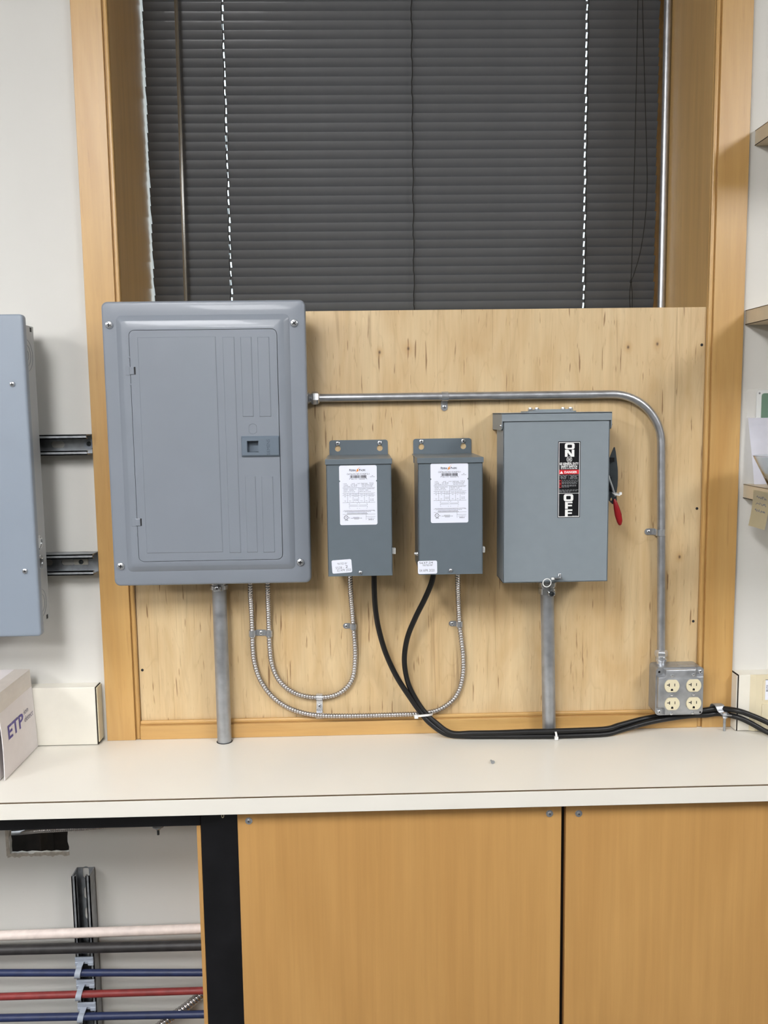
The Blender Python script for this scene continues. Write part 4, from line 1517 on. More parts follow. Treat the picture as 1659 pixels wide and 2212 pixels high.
# ON / OFF label
YLb = YS - 0.0004
X0 = (W(1205, 954, YLb).x + W(1205, 1118, YLb).x) / 2
X1 = (W(1254, 953, YLb).x + W(1252.5, 1117, YLb).x) / 2
Z1, Z0 = WZ(1229, 953.5, YLb), WZ(1229, 1118, YLb)
w_, h_ = X1 - X0, Z1 - Z0
U = lambda u: X0 + w_ * u
V = lambda v: Z1 - h_ * v
yy = YLb - 0.00012
bm = NB(); plate(bm, rrect(X0, X1, Z0, Z1, 0.0012, 3), [], YLb, YS - 0.00005)
lb = part('warning_label', bm, 'label_black', sw, label='black label reading ON and OFF with a red danger bar')
bm = NB(); rect(bm, U(0.05), U(0.95), V(0.428), V(0.370), yy); flat('red_band', bm, 'label_red', lb)
bm = NB()
y2 = yy - 0.0001
plate(bm, [(U(0.03), V(0.992)), (U(0.97), V(0.992)), (U(0.97), V(0.010)), (U(0.03), V(0.010))], [[(U(0.055), V(0.983)), (U(0.945), V(0.983)), (U(0.945), V(0.018)), (U(0.055), V(0.018))]], y2, y2 + 0.0001)
rect(bm, U(0.05), U(0.95), V(0.681), V(0.676), y2)


def block_letters():
    # broad extended capitals drawn as plates
    def O(u0, u1, v0, v1):
        a = rrect(U(u0), U(u1), V(v1), V(v0), 0.0042, 4)
        tu, tv = (u1 - u0) * 0.265, (v1 - v0) * 0.25
        b = rrect(U(u0 + tu), U(u1 - tu), V(v1 - tv), V(v0 + tv), 0.0016, 3)
        plate(bm, a, [b], y2, y2 + 0.0001)

    def poly(pts): plate(bm, [(U(a), V(b)) for a, b in pts], [], y2, y2 + 0.0001)
    O(0.295, 0.735, 0.022, 0.104)
    u0, u1, v0, v1 = 0.305, 0.725, 0.109, 0.200
    t_ = 0.118
    poly([(u0, v0), (u0 + 0.15, v0), (u1 - t_, v1 - 0.035), (u1 - t_, v0), (u1, v0), (u1, v1), (u1 - 0.15, v1), (u0 + t_, v0 + 0.035), (u0 + t_, v1), (u0, v1)])
    O(0.270, 0.700, 0.690, 0.783)
    for v0, v1 in ((0.790, 0.884), (0.892, 0.983)):
        u0, u1 = 0.335, 0.665
        t_ = 0.125
        dv = v1 - v0
        poly([(u0, v0), (u1, v0), (u1, v0 + dv * 0.22), (u0 + t_, v0 + dv * 0.22), (u0 + t_, v0 + dv * 0.44), (u1 - 0.02, v0 + dv * 0.44), (u1 - 0.02, v0 + dv * 0.65), (u0 + t_, v0 + dv * 0.65), (u0 + t_, v1), (u0, v1)])


block_letters()
T = lambda s, u0, u1, v0, v1, bold=0.0: text(bm, s, U(u0), U(u1), V(v1), V(v0), y2, bold)
T('GE GENERAL DUTY', 0.075, 0.92, 0.275, 0.307, 0.035)
T('SAFETY SWITCH', 0.13, 0.86, 0.312, 0.345, 0.035)
T('DANGER', 0.29, 0.86, 0.386, 0.416, 0.03)
# alert triangle
plate(bm, [(U(0.08), V(0.420)), (U(0.235), V(0.420)), (U(0.157), V(0.384))], [], y2, y2 + 0.0001)
greek(bm, U(0.13), U(0.86), V(0.356), h_ * 0.008, y2, 8, 4)
# round monogram
cx_, cz_ = U(0.505), V(0.235)
plate(bm, circle_pts(cx_, cz_, 0.0058), [circle_pts(cx_, cz_, 0.0050)], y2, y2 + 0.0001)
text(bm, 'GE', cx_ - 0.0034, cx_ + 0.0034, cz_ - 0.0026, cz_ + 0.0026, y2, 0.02)
for a in (45, 135, 225, 315):
    aa = math.radians(a)
    bx_, bz_ = cx_ + 0.0042 * math.cos(aa), cz_ + 0.0042 * math.sin(aa)
    rect(bm, bx_ - 0.0005, bx_ + 0.0005, bz_ - 0.0003, bz_ + 0.0003, y2)
flat('lettering', bm, 'print_white', lb)
bm = NB()
for v_, a, b, n__ in ((0.442, 0.06, 0.44, 3), (0.452, 0.11, 0.39, 2), (0.463, 0.13, 0.36, 2), (0.474, 0.11, 0.38, 2), (0.486, 0.14, 0.36, 2),
                      (0.442, 0.50, 0.92, 3), (0.452, 0.56, 0.85, 2), (0.463, 0.58, 0.83, 2), (0.474, 0.54, 0.88, 2), (0.486, 0.53, 0.88, 2),
                      (0.508, 0.18, 0.92, 7), (0.528, 0.18, 0.90, 7), (0.539, 0.18, 0.82, 6), (0.551, 0.18, 0.86, 6), (0.572, 0.18, 0.82, 6), (0.584, 0.18, 0.82, 6), (0.597, 0.18, 0.50, 3),
                      (0.634, 0.07, 0.92, 7), (0.648, 0.07, 0.86, 6), (0.661, 0.07, 0.56, 4), (0.977, 0.66, 0.90, 3)):
    greek(bm, U(a), U(b), V(v_), h_ * 0.0062, y2, n__, int(v_ * 997 + a * 31))
rect(bm, U(0.465), U(0.475), V(0.490), V(0.438), y2)
flat('small_print', bm, 'print_dim', lb)
bm = NB()
plate(bm, rrect(U(0.06), U(0.155), V(0.606), V(0.504), 0.001, 2), [rrect(U(0.07), U(0.145), V(0.600), V(0.510), 0.0008, 2)], y2, y2 + 0.0001)
plate(bm, [(U(0.115), V(0.516)), (U(0.085), V(0.558)), (U(0.108), V(0.558)), (U(0.098), V(0.594)), (U(0.130), V(0.545)), (U(0.108), V(0.545))], [], y2, y2 + 0.0001)
flat('hazard_mark', bm, 'label_red', lb)

# ================================================================== CABLE TIES
def tie(label, pts, r, head, hs=(0.005, 0.003, 0.005), m='nylon_white'):
    t = thing('cable_tie', label, 'cable tie', Vector(head), 'white cable ties')
    bm = NB(); tube(bm, [Vector(p) for p in pts], r, 8, cap=False); part('loop', bm, m, t, smooth=True)
    h = Vector(head)
    bm = NB(); box(bm, h.x - hs[0], h.x + hs[0], h.y - hs[1], h.y + hs[1], h.z - hs[2], h.z + hs[2], 0.001, 2); part('head', bm, m, t)
    return t


# loop round the switch handle
c = W(1331, 1067, HY - 0.011)
tie('small white tie looped round the red switch handle', [c + Vector((0.0075 * math.cos(a), 0.010 * math.sin(a), 0.0015 * math.sin(a) - 0.002 * math.cos(a * 1))) for a in [i * math.pi / 10 for i in range(21)]], 0.0013, c + Vector((0.0085, -0.002, 0.001)), (0.003, 0.0025, 0.003))
# loop through the seal lug
lug = W(1194, 1250, YS - 0.012)
c = W(1181.5, 1259, YS - 0.013)
lp_ = []
for i in range(25):
    a = 2 * math.pi * i / 24
    ex, ezz = 0.0088 * math.cos(a), 0.0078 * math.sin(a)
    rt = math.radians(50)
    lp_.append(c + Vector((ex * math.cos(rt) - ezz * math.sin(rt), 0.002 * math.sin(a), ex * math.sin(rt) + ezz * math.cos(rt))))
tie('white wire tie looped through the lug under the safety switch', lp_, 0.0009, lug, (0.0030, 0.0025, 0.0022))

# ================================================================== BLACK CABLES
CRr = 0.0060
ca_pts = [P(808, 1243, -0.075), P(808.5, 1275, -0.07), P(811, 1315, -0.06), P(818, 1358, -0.05), P(833, 1410, -0.042), P(857, 1462, -0.038), P(886, 1507, -0.036), P(908, 1538, -0.036), P(930, 1563, -0.042)]
zA = CT + CRr + 0.0002
for (px, y) in ((965, -0.046), (1010, -0.050), (1070, -0.054), (1130, -0.058), (1190, -0.0605), (1250, -0.060), (1310, -0.055)):
    x = WX(px, 1587, y)
    ca_pts.append(Vector((x, y, zA + (0.0045 if px == 965 else 0))))
zkA, zkB = WZ(1555, 1541.5, -0.0195), WZ(1555, 1530.5, -0.0195)
ca_pts += [Vector((0.575, -0.050, zA + 0.006)), Vector((0.64, -0.040, zA + 0.019)), Vector((0.70, -0.033, zA + 0.026)), Vector((0.745, -0.030, zA + 0.0295)), Vector((0.776, -0.022, zkA - 0.002)),
           Vector((0.812, -0.0195, zkA)), P(1592, 1549, -0.048), P(1620, 1561, -0.060), P(1659, 1582, -0.076), P(1700, 1606, -0.10), P(1760, 1625, -0.14), P(1840, 1634, -0.16)]
ca_pts[-1].z = zA
ca_pts[-2].z = max(zA, ca_pts[-2].z)
for p_ in ca_pts[9:]:
    p_.z = max(p_.z, zA)
bm = NB(); tube(bm, catmull(ca_pts, 8), CRr, 14)
tag(part('power_cable', bm, 'black_rubber', smooth=60, loc=P(857, 1462, -0.038)), 'thick black cable dropping from the left transformer along the counter', 'cable', 'black power cables')
cb_pts = [P(937, 1238, -0.075), P(931, 1262, -0.07), P(917, 1295, -0.06), P(897, 1335, -0.05), P(880, 1378, -0.040), P(873.5, 1425, -0.034), P(880, 1470, -0.031), P(895, 1505, -0.031), P(917, 1538, -0.034), P(941, 1561, -0.040)]
for (px, y, dz) in ((975, -0.049, 0.008), (1020, -0.054, 0.0085), (1080, -0.058, 0.0095), (1140, -0.0605, 0.0115), (1190, -0.0620, 0.0118), (1250, -0.060, 0.0118), (1310, -0.055, 0.0118)):
    x = WX(px, 1577, y)
    cb_pts.append(Vector((x, y, zA + dz)))
cb_pts += [Vector((0.575, -0.045, zA + 0.0165)), Vector((0.64, -0.028, zA + 0.0245)), Vector((0.70, -0.020, zA + 0.0290)), Vector((0.745, -0.0185, zA + 0.0315)), Vector((0.776, -0.0185, zkB - 0.004)),
           Vector((0.812, -0.0195, zkB)), P(1592, 1535, -0.048), P(1620, 1544, -0.058), P(1659, 1561, -0.070), P(1700, 1585, -0.09), P(1760, 1612, -0.12), P(1840, 1625, -0.14)]
cb_pts[-1].z = zA
for p_ in cb_pts[9:]:
    p_.z = max(p_.z, zA)
bm = NB(); tube(bm, catmull(cb_pts, 8), CRr, 14)
tag(part('power_cable', bm, 'black_rubber', smooth=60, loc=P(880, 1470, -0.031)), 'thick black cable curving from the right transformer along the counter', 'cable', 'black power cables')


def tie_round(label, centre, along, rx, ry, head, hs):
    c = Vector(centre)
    d = Vector(along).normalized()
    u, v = frame_for(d)
    pts = []
    for i in range(25):
        a = 2 * math.pi * i / 24
        pts.append(c + u * rx * math.cos(a) + v * ry * math.sin(a))
    t = thing('cable_tie', label, 'cable tie', c, 'white cable ties')
    bm = NB()
    n = len(pts)
    prev = None
    for i in range(n - 1):
        p = pts[i]
        o = (p - c).normalized()
        rg = [bm.verts.new(p - d * 0.0022), bm.verts.new(p + d * 0.0022), bm.verts.new(p + d * 0.0022 + o * 0.0012), bm.verts.new(p - d * 0.0022 + o * 0.0012)]
        if prev:
            bridge(bm, prev, rg)
        else:
            first = rg
        prev = rg
    bridge(bm, prev, first)
    part('loop', bm, 'nylon_white', t, smooth=40)
    h = Vector(head)
    bm = NB(); box(bm, h.x - hs[0], h.x + hs[0], h.y - hs[1], h.y + hs[1], h.z - hs[2], h.z + hs[2], 0.0012, 2); part('head', bm, 'nylon_white', t)


mid = (P(912, 1543, -0.036) + P(921, 1543, -0.034)) / 2
# band round both cables and the armored cable behind them
t_ = thing('cable_tie', 'white tie binding the two black cables where they cross the armored cable', 'cable tie', mid, 'white cable ties')
ya, yb = -0.012, -0.0455
pl_, pr_ = P(899, 1547, -0.040), P(932, 1543.5, -0.037)
bm = NB()
path = [pl_ + Vector((0.002, 0, 0)), P(905, 1546.5, -0.0475), P(915, 1545.5, -0.0480), P(925, 1544.5, -0.0465), pr_, P(934, 1541, -0.022), P(925, 1541, -0.010), P(905, 1543, -0.010), P(897, 1546, -0.022)]
prev = None
pcat = catmull(path + [path[0]], 4)
cc_ = sum(pcat, Vector()) / len(pcat)
for p in pcat:
    o = Vector((p.x - cc_.x, p.y - cc_.y, 0)).normalized()
    rg = [bm.verts.new(p + Vector((0, 0, -0.0023))), bm.verts.new(p + Vector((0, 0, 0.0023))), bm.verts.new(p + Vector((0, 0, 0.0023)) + o * 0.0012), bm.verts.new(p + Vector((0, 0, -0.0023)) + o * 0.0012)]
    if prev:
        bridge(bm, prev, rg)
    prev = rg
part('loop', bm, 'nylon_white', t_, smooth=40)
bm = NB(); box(bm, pl_.x - 0.0045, pl_.x + 0.0045, -0.047, -0.039, pl_.z - 0.004, pl_.z + 0.004, 0.0012, 2); part('head', bm, 'nylon_white', t_)
xt = WX(1200, 1585, -0.066)
tie_round('white tie round the two black cables in front of the thick conduit', (xt, -0.0612, zA + 0.0058), (1, 0, 0.02), 0.0128, 0.0068, (xt + 0.001, -0.0705, zA - 0.001), (0.0042, 0.003, 0.0042))

# ================================================================== CABLE CLAMP ON A BOLT
ky = -0.0365
kx = WX(1565, 1560, ky)
ktz = WZ(1565, 1544, ky)          # height of the strap's bolting tab
kc = thing('cable_clamp', 'bent metal clamp on an upright bolt pressing down the black cables', 'clamp', (kx, ky, CT))
bm = NB(); cyl(bm, (kx, ky, CT + 0.0003), (kx, ky, ktz), 0.0030, 12); part('bolt', bm, 'strut_metal', kc, smooth=True)
bm = NB(); hexnut(bm, (kx, ky, ktz - 0.0075), (0, 0, 1), 0.0058, 0.0050); part('nut', bm, 'zinc', kc)
bm = NB()
hw = 0.0105
zt_c = zkB + CRr
# back leg behind the cables, over the top cable, slanting down in front to the horizontal tab
path = [(-0.0128, zt_c - 0.004), (-0.0130, zt_c + 0.0015), (-0.0155, zt_c + 0.0035), (-0.0215, zt_c + 0.0030), (-0.0262, zt_c - 0.002), (-0.0275, zt_c - 0.009), (-0.0290, ktz + 0.003), (-0.0320, ktz + 0.0004), (-0.0465, ktz + 0.0002)]
prev = None
for i, (y, z) in enumerate(path):
    p0, p1 = path[max(0, i - 1)], path[min(len(path) - 1, i + 1)]
    ty, tz = p1[0] - p0[0], p1[1] - p0[1]
    ln = math.hypot(ty, tz)
    ny, nz = tz / ln * -1, ty / ln
    dx = -0.016 + 0.018 * min(1.0, i / (len(path) - 2))
    rg = [bm.verts.new((kx + dx + s * hw, y + ny * o, z + nz * o)) for s, o in ((-1, 0), (1, 0), (1, -0.0018), (-1, -0.0018))]
    if prev:
        bridge(bm, prev, rg)
    else:
        bm.faces.new(rg)
    prev = rg
bm.faces.new(prev)
part('strap', bm, 'galv_dull', kc, smooth=50)
bm = NB()
lathe(bm, (kx, ky, ktz + 0.0018), (0, 0, 1), [(0.0092, 0), (0.0092, 0.0014), (0.0064, 0.0016), (0.0060, 0.0036), (0.0038, 0.0048)], 18)
part('bolt_head', bm, 'zinc', kc, smooth=40)

# ================================================================== OUTLET BOX
ob = thing('outlet_box', 'square metal outlet box with four ivory sockets on the lower right', 'outlet box', ((OBX0 + OBX1) / 2, 0, OBZ0))
bm = NB()
# body with rounded vertical corners, drawn in x-z and extruded in y
plate(bm, rrect(OBX0 + 0.001, OBX1 - 0.001, OBZ0 + 0.001, OBZ1 - 0.001, 0.008, 5), [], OBY + 0.010, -0.0004)
body = part('body', bm, 'galv_dull', ob, smooth=40)
bm = NB()
xm_ = (OBX0 + OBX1) / 2
for (dx, dy) in ((0.012, -0.026), (0.036, -0.026)):
    lathe(bm, (xm_ + dx, dy, OBZ1 - 0.0011), (0, 0, 1), [(0.0105, 0), (0.0105, 0.0006), (0.0095, 0.0007)], 20)
part('knockout', bm, 'galv_dull', body, smooth=40)
# raised cover with cut-back corners
bm = NB()
cf = rrect(OBX0, OBX1, OBZ0, OBZ1, 0.009, 5)
plate(bm, cf, [], OBY + 0.0085, OBY + 0.0105)
e = 0.0065
n = 0.0215
ox0, ox1, oz0, oz1 = OBX0 + e * 0.3, OBX1 - e * 0.3, OBZ0 + e * 0.3, OBZ1 - e * 0.3


def cov_outline(d, nn):
    x0, x1, z0, z1 = OBX0 + d, OBX1 - d, OBZ0 + d, OBZ1 - d
    out = []
    r = 0.006
    def notch(cx, cz, sx, sz, flip):
        pts = [(cx + sx * 0.0, cz + sz * nn)]
        for k in range(0, 7):
            a = math.pi / 2 * k / 6
            pts.append((cx + sx * (nn - r + r * math.sin(a) - 0.0) * 1.0 if False else cx + sx * (nn - r) + sx * r * math.sin(a), cz + sz * (nn - r) + sz * r * math.cos(a)))
        pts.append((cx + sx * nn, cz))
        return pts if not flip else pts[::-1]
    # top-left and bottom-right... screw corners (top-left, top-right, bottom-left) are notched, bottom-right is full
    out += notch(x0, z1, 1, -1, False)[::1]
    out += notch(x1, z1, -1, -1, True)
    out += [(x1, z0 + 0.006), (x1 - 0.002, z0 + 0.002), (x1 - 0.006, z0)]
    out += notch(x0, z0, 1, 1, True)
    return out


la = [bm.verts.new((a, OBY + 0.0088, b)) for a, b in cov_outline(0.0022, 0.0150)]
lb_ = [bm.verts.new((a, OBY + 0.0010, b)) for a, b in cov_outline(0.0040, 0.0165)]
lc_ = [bm.verts.new((a, OBY, b)) for a, b in cov_outline(0.0055, 0.0172)]
bridge(bm, la, lb_)
bridge(bm, lb_, lc_)
tri = tessellate_polygon([[Vector((v.co.x, v.co.z, 0)) for v in lc_]])
for t in tri:
    bm.faces.new([lc_[i] for i in t])
cov = part('cover', bm, 'galv_dull', ob, smooth=35)


def face_xz(px, py): q = W(px, py, OBY); return q.x, q.z


for (px, py) in ((1451, 1481.5), (1498, 1480.5), (1451.5, 1520), (1498, 1519)):
    x, z = face_xz(px, py)
    bm = NB()
    R = 0.0168
    hh = 0.0142
    ol = []
    for k in range(40):
        a = 2 * math.pi * k / 40
        ol.append((x + R * math.cos(a), z + max(-hh, min(hh, R * math.sin(a)))))
    plate(bm, ol, [], OBY - 0.0022, OBY + 0.002)
    plate(bm, [(x + (a - x) * 0.94, z + (b - z) * 0.94) for a, b in ol], [], OBY - 0.0030, OBY - 0.002)
    rc = part('receptacle', bm, 'ivory', cov, smooth=30, label='ivory socket face')
    bm = NB()
    ys = OBY - 0.00315
    rect(bm, x - 0.0075, x - 0.0055, z - 0.0010, z + 0.0065, ys)
    rect(bm, x - 0.0120, x - 0.0070, z + 0.0018, z + 0.0038, ys)
    rect(bm, x + 0.0048, x + 0.0065, z - 0.0005, z + 0.0060, ys)
    plate(bm, circle_pts(x - 0.0003, z - 0.0082, 0.0026, 12), [], ys, ys + 0.0001)
    rect(bm, x - 0.0029, x + 0.0023, z - 0.0108, z - 0.0082, ys)
    flat('socket_slots', bm, 'slot_dark', rc)
for (px, py) in ((1451.5, 1459.5), (1497.5, 1457.5), (1450.5, 1500.5), (1497.5, 1499.5), (1449.5, 1541.5), (1496, 1540)):
    x, z = face_xz(px, py)
    screw(cov, (x, OBY, z), r=0.0036, h=0.0024, m='chrome', slot=False)
for (px, py) in ((1515, 1453), (1426, 1540)):
    x, z = face_xz(px, py)
    screw(cov, (x, OBY + 0.0088, z), r=0.0046, h=0.004, m='zinc', name='cover_screw')
for (px, py, dy) in ((1427, 1454, 0.0086), (1512.5, 1538.5, -0.0001)):
    x, z = face_xz(px, py)
    bm = NB(); plate(bm, circle_pts(x, z, 0.0024, 14), [], OBY + dy - 0.0001, OBY + dy); part('screw_hole', bm, 'slot_dark', cov)

# ================================================================== LEFT ELECTRIC PANEL ON STRUT RAILS
rails = []
for (z0, z1, lab, sl) in ((1.5590, 1.6030, 'upper horizontal strut rail left of the casing', [-0.663, -0.7285, -0.60]), (1.2970, 1.3430, 'lower horizontal strut rail left of the casing', [-0.655, -0.703, -0.607 - 0.2])):
    t = strut('strut_rail', lab, 'horizontal strut rails on the left wall area', 'x', -1.25, -0.589, z0, z1, [s for s in sl if s < -0.61])
    rails.append(t)
q = W(191.5, 959, -0.006)
bm = NB(); lathe(bm, (q.x, -0.0028, q.z), (0, -1, 0), [(0.0115, 0), (0.0115, 0.0018), (0.0040, 0.0020)], 28); wsh = part('washer', bm, 'clip_grey', rails[0], smooth=40)
screw(wsh, (q.x, -0.0048, q.z), r=0.0050, h=0.0035, m='dark_steel')
q = W(175, 1214, -0.006)
bm = NB(); box(bm, q.x - 0.0155, q.x + 0.0155, -0.0058, -0.0028, q.z - 0.0065, q.z + 0.0065, 0.001, 1); blk = part('square_washer', bm, 'raceway_cream', rails[1])
bm = NB(); lathe(bm, (q.x + 0.001, -0.0028, q.z - 0.003), (0, -1, 0), [(0.0150, 0), (0.0150, 0.0012), (0.013, 0.0014)], 24); part('washer', bm, 'strut_metal', rails[1], smooth=40)
screw(blk, (q.x, -0.0058, q.z), r=0.0052, h=0.003, m='dark_steel')

YPL = -0.140
LX1, LZ0, LZ1 = -0.6725, 1.187, 1.847
lp = thing('electric_panel', 'blue-grey electric panel at the left edge on strut rails', 'electric panel', (-0.88, -0.041, LZ0))
bm = NB()
LX0 = -1.09
ls = [loop(LX0, LX1, LZ0, LZ1, 0.008, YPL + 0.016), loop(LX0, LX1, LZ0, LZ1, 0.008, YPL + 0.005)]
for k in range(1, 5):
    a = math.radians(90 * k / 4)
    e = 0.005 * (1 - math.cos(a))
    ls.append(loop(LX0 + e, LX1 - e, LZ0 + e, LZ1 - e, 0.008 - e * 0.6, YPL + 0.005 * (1 - math.sin(a))))
for a, b in zip(ls, ls[1:]):
    bridge(bm, a, b)
bm.faces.new(ls[-1])
bm.faces.new(ls[0])
part('cover', bm, 'panel_grey_lit', lp, smooth=30)
bx1 = -0.688
bm = NB(); box(bm, LX0 + 0.016, bx1, YPL + 0.014, -0.0412, 1.2035, 1.831, 0.0008, 1); lbx = part('enclosure', bm, 'box_side_grey', lp)
for (px, py) in ((27, 830), (54.5, 1233.5)):
    q = W(px, py, YPL)
    screw(lp, (q.x, YPL, q.z), r=0.0058, h=0.0038, m='zinc', name='cover_screw')
# side knock-outs and chrome plugs on the face x = bx1


def on_side(px, py):
    d = CR * ((px - IMG_W / 2) / F_PX) + CF - CU * ((py - IMG_H / 2) / F_PX)
    t = (bx1 - CAM.x) / d.x
    p = CAM + d * t
    return p.y, p.z


def sidering(y, z, r, m='slot_dark', w=0.0006):
    bm = NB()
    tube(bm, [(bx1 + 0.0002, y + r * math.cos(a), z + r * math.sin(a)) for a in [i * math.pi / 16 for i in range(33)]], w, 5, cap=False)
    part('knockout', bm, m, lbx)


y_, z_ = on_side(60, 768)
z1_ = z_
sidering(-0.088, z1_, 0.033, 'panel_grey', 0.0005)
sidering(-0.088, z1_, 0.022, 'panel_grey', 0.0005)
sidering(-0.088, z1_, 0.011, 'panel_grey', 0.0005)
y_, z_ = on_side(94, 1300)
sidering(-0.088, z_, 0.030, 'panel_grey', 0.0005)
sidering(-0.088, z_, 0.020, 'panel_grey', 0.0005)
for (px, py) in ((93.5, 1167), (98, 1208)):
    y_, z_ = on_side(px, py)
    bm = NB(); lathe(bm, (bx1 - 0.0002, max(-0.115, min(-0.06, -0.083)), z_), (1, 0, 0), [(0.0155, 0), (0.0155, 0.0022), (0.0135, 0.0042), (0.0120, 0.0042), (0.0115, 0.0026), (0.004, 0.0026)], 26); part('knockout_plug', bm, 'chrome', lbx, smooth=35)
for (px, py) in ((68, 713), (104.5, 1330)):
    y_, z_ = on_side(px, py)
    bm = NB(); box(bm, bx1 - 0.001, bx1 + 0.0004, -0.062, -0.053, z_ - 0.0045, z_ + 0.0045); part('square_hole', bm, 'slot_dark', lbx)

# ================================================================== RACEWAYS ON THE COUNTER
rz = WZ(215, 1484, -0.036)
rl = thing('cable_raceway', 'cream cable raceway behind the carton, left of the casing', 'raceway', (-0.9, -0.02, CT), 'cream raceways along the wall')
bm = NB(); box(bm, -1.9, -0.6005, -0.036, -0.0004, CT + 0.0012, rz, 0.0012, 2); part('trough', bm, 'raceway_cream', rl)
bm = NB(); box(bm, -0.6000, -0.5985, -0.0355, -0.0004, CT + 0.0012, rz - 0.0005); part('end_gap', bm, 'dark_gap', rl)
bm = NB(); box(bm, -0.5985, -0.5960, -0.034, -0.0004, CT + 0.006, rz - 0.002, 0.0006, 1); part('end_cap', bm, 'plate_cream', rl)
rz2 = WZ(1595, 1458.4, -0.040)
rxa = WX(1595, 1500, -0.040)
rr2 = thing('cable_raceway', 'cream cable raceway with numbered cover plates behind the black cables on the right', 'raceway', (1.2, -0.02, CT), 'cream raceways along the wall')
bm = NB(); box(bm, rxa, 1.9, -0.040, -0.0004, CT + 0.0012, rz2, 0.0012, 2); part('trough', bm, 'raceway_cream', rr2)
bm = NB(); box(bm, rxa - 0.0016, rxa - 0.0001, -0.0405, -0.0004, CT + 0.0012, rz2 + 0.0006); part('end_gap', bm, 'dark_gap', rr2)
bm = NB(); box(bm, rxa - 0.0040, rxa - 0.0016, -0.0385, -0.0004, CT + 0.0015, rz2 - 0.002, 0.0006, 1); part('end_cap', bm, 'raceway_cream', rr2)
pxa = WX(1625, 1500, -0.046)
bm = NB()
v0 = [bm.verts.new((a, y, b)) for a, y, b in ((pxa - 0.003, -0.0402, CT + 0.0016), (pxa + 0.008, -0.046, CT + 0.0016), (1.6, -0.046, CT + 0.0016), (1.6, -0.0402, CT + 0.0016))]
v1 = [bm.verts.new((v.co.x, v.co.y, rz2 + 0.0008)) for v in v0]
bridge(bm, v0, v1); bm.faces.new(v0); bm.faces.new(v1)
cp = part('cover_plate', bm, 'plate_cream', rr2)
# switch rockers / flaps: outlines on the plate and the number label
a0 = WX(1649, 1500, -0.046)
bm = NB(); plate(bm, rrect(a0 - 0.002, a0 + 0.07, WZ(1650, 1514, -0.047), rz2 - 0.012, 0.002, 3), [], -0.0472, -0.0455); part('upper_flap', bm, 'plate_cream', cp)
bm = NB(); plate(bm, rrect(a0 - 0.003, a0 + 0.07, CT + 0.006, WZ(1650, 1520, -0.047), 0.004, 4), [], -0.0476, -0.0455); part('lower_flap', bm, 'plate_cream', cp)
l0 = WX(1653.5, 1490, -0.048)
lz1_, lz0_ = WZ(1655, 1469, -0.048), WZ(1655, 1512, -0.048)
bm = NB(); box(bm, l0, l0 + 0.018, -0.0478, -0.0472, lz0_, lz1_); nl = part('number_label', bm, 'label_white', cp)
bm = NB(); text(bm, '1018', l0 + 0.0012, l0 + 0.0075, WZ(1656, 1494, -0.048), WZ(1656, 1480, -0.048), -0.0480, 0.01, rot=-90); flat('lettering', bm, 'ink', nl)
bm = NB(); rect(bm, l0 - 0.0006, l0 + 0.018, lz1_ - 0.0002, lz1_ + 0.0010, -0.0479); flat('label_rule', bm, 'ink', nl)

# ================================================================== CARTON
cx1 = -0.7335
cyf, cyb = -0.222, -0.0375
cz1 = 1.087
cb = thing('carton', 'white cardboard carton with purple ETP lettering on the counter', 'carton', (-0.9, -0.13, CT))
bm = NB(); box(bm, -1.08, cx1 - 0.0095, cyf - 0.004, cyb, CT + 0.0005, cz1 - 0.0005, 0.0008, 1); part('body', bm, 'carton_white', cb)
# side flap hinged at the top edge, bowing outwards at its front edge


def flap_x(y, z):
    f = (z - CT) / (cz1 - CT)          # 0 bottom .. 1 top
    g = (y - cyb) / (cyf - cyb)        # 0 back .. 1 front
    return cx1 - 0.0075 + 0.009 * max(0.0, 1 - f) ** 0.8 + 0.004 * math.sin(math.pi * f) * g


bm = NB()
NY, NZ = 6, 10
G = [[bm.verts.new((flap_x(y, z), y, z)) for z in [CT + 0.0012 + (cz1 - CT - 0.0012) * k / NZ for k in range(NZ + 1)]] for y in [cyb + (cyf - cyb) * j / NY for j in range(NY + 1)]]
H = [[bm.verts.new((v.co.x - 0.0016, v.co.y, v.co.z)) for v in row] for row in G]
for j in range(NY):
    for k in range(NZ):
        bm.faces.new((G[j][k], G[j + 1][k], G[j + 1][k + 1], G[j][k + 1]))
        bm.faces.new((H[j][k], H[j][k + 1], H[j + 1][k + 1], H[j + 1][k]))
for k in range(NZ):
    bm.faces.new((G[0][k], G[0][k + 1], H[0][k + 1], H[0][k]))
    bm.faces.new((G[NY][k], H[NY][k], H[NY][k + 1], G[NY][k + 1]))
for j in range(NY):
    bm.faces.new((G[j][0], H[j][0], H[j + 1][0], G[j + 1][0]))
    bm.faces.new((G[j][NZ], G[j + 1][NZ], H[j + 1][NZ], H[j][NZ]))
fl = part('side_flap', bm, 'carton_white', cb, smooth=40)
bm = NB(); box(bm, -1.08, cx1 - 0.0070, cyf - 0.004, cyb, cz1 - 0.0004, cz1 + 0.0010, 0.0004, 1); part('lid', bm, 'carton_white', cb)


def side_pt(a, b, off=0.0004):   # a along depth 0 front .. 1 back; b height 0..1
    y = cyf + (cyb - cyf) * a
    z = CT + (cz1 - CT) * b
    return Vector((flap_x(y, z) + off, y, z))


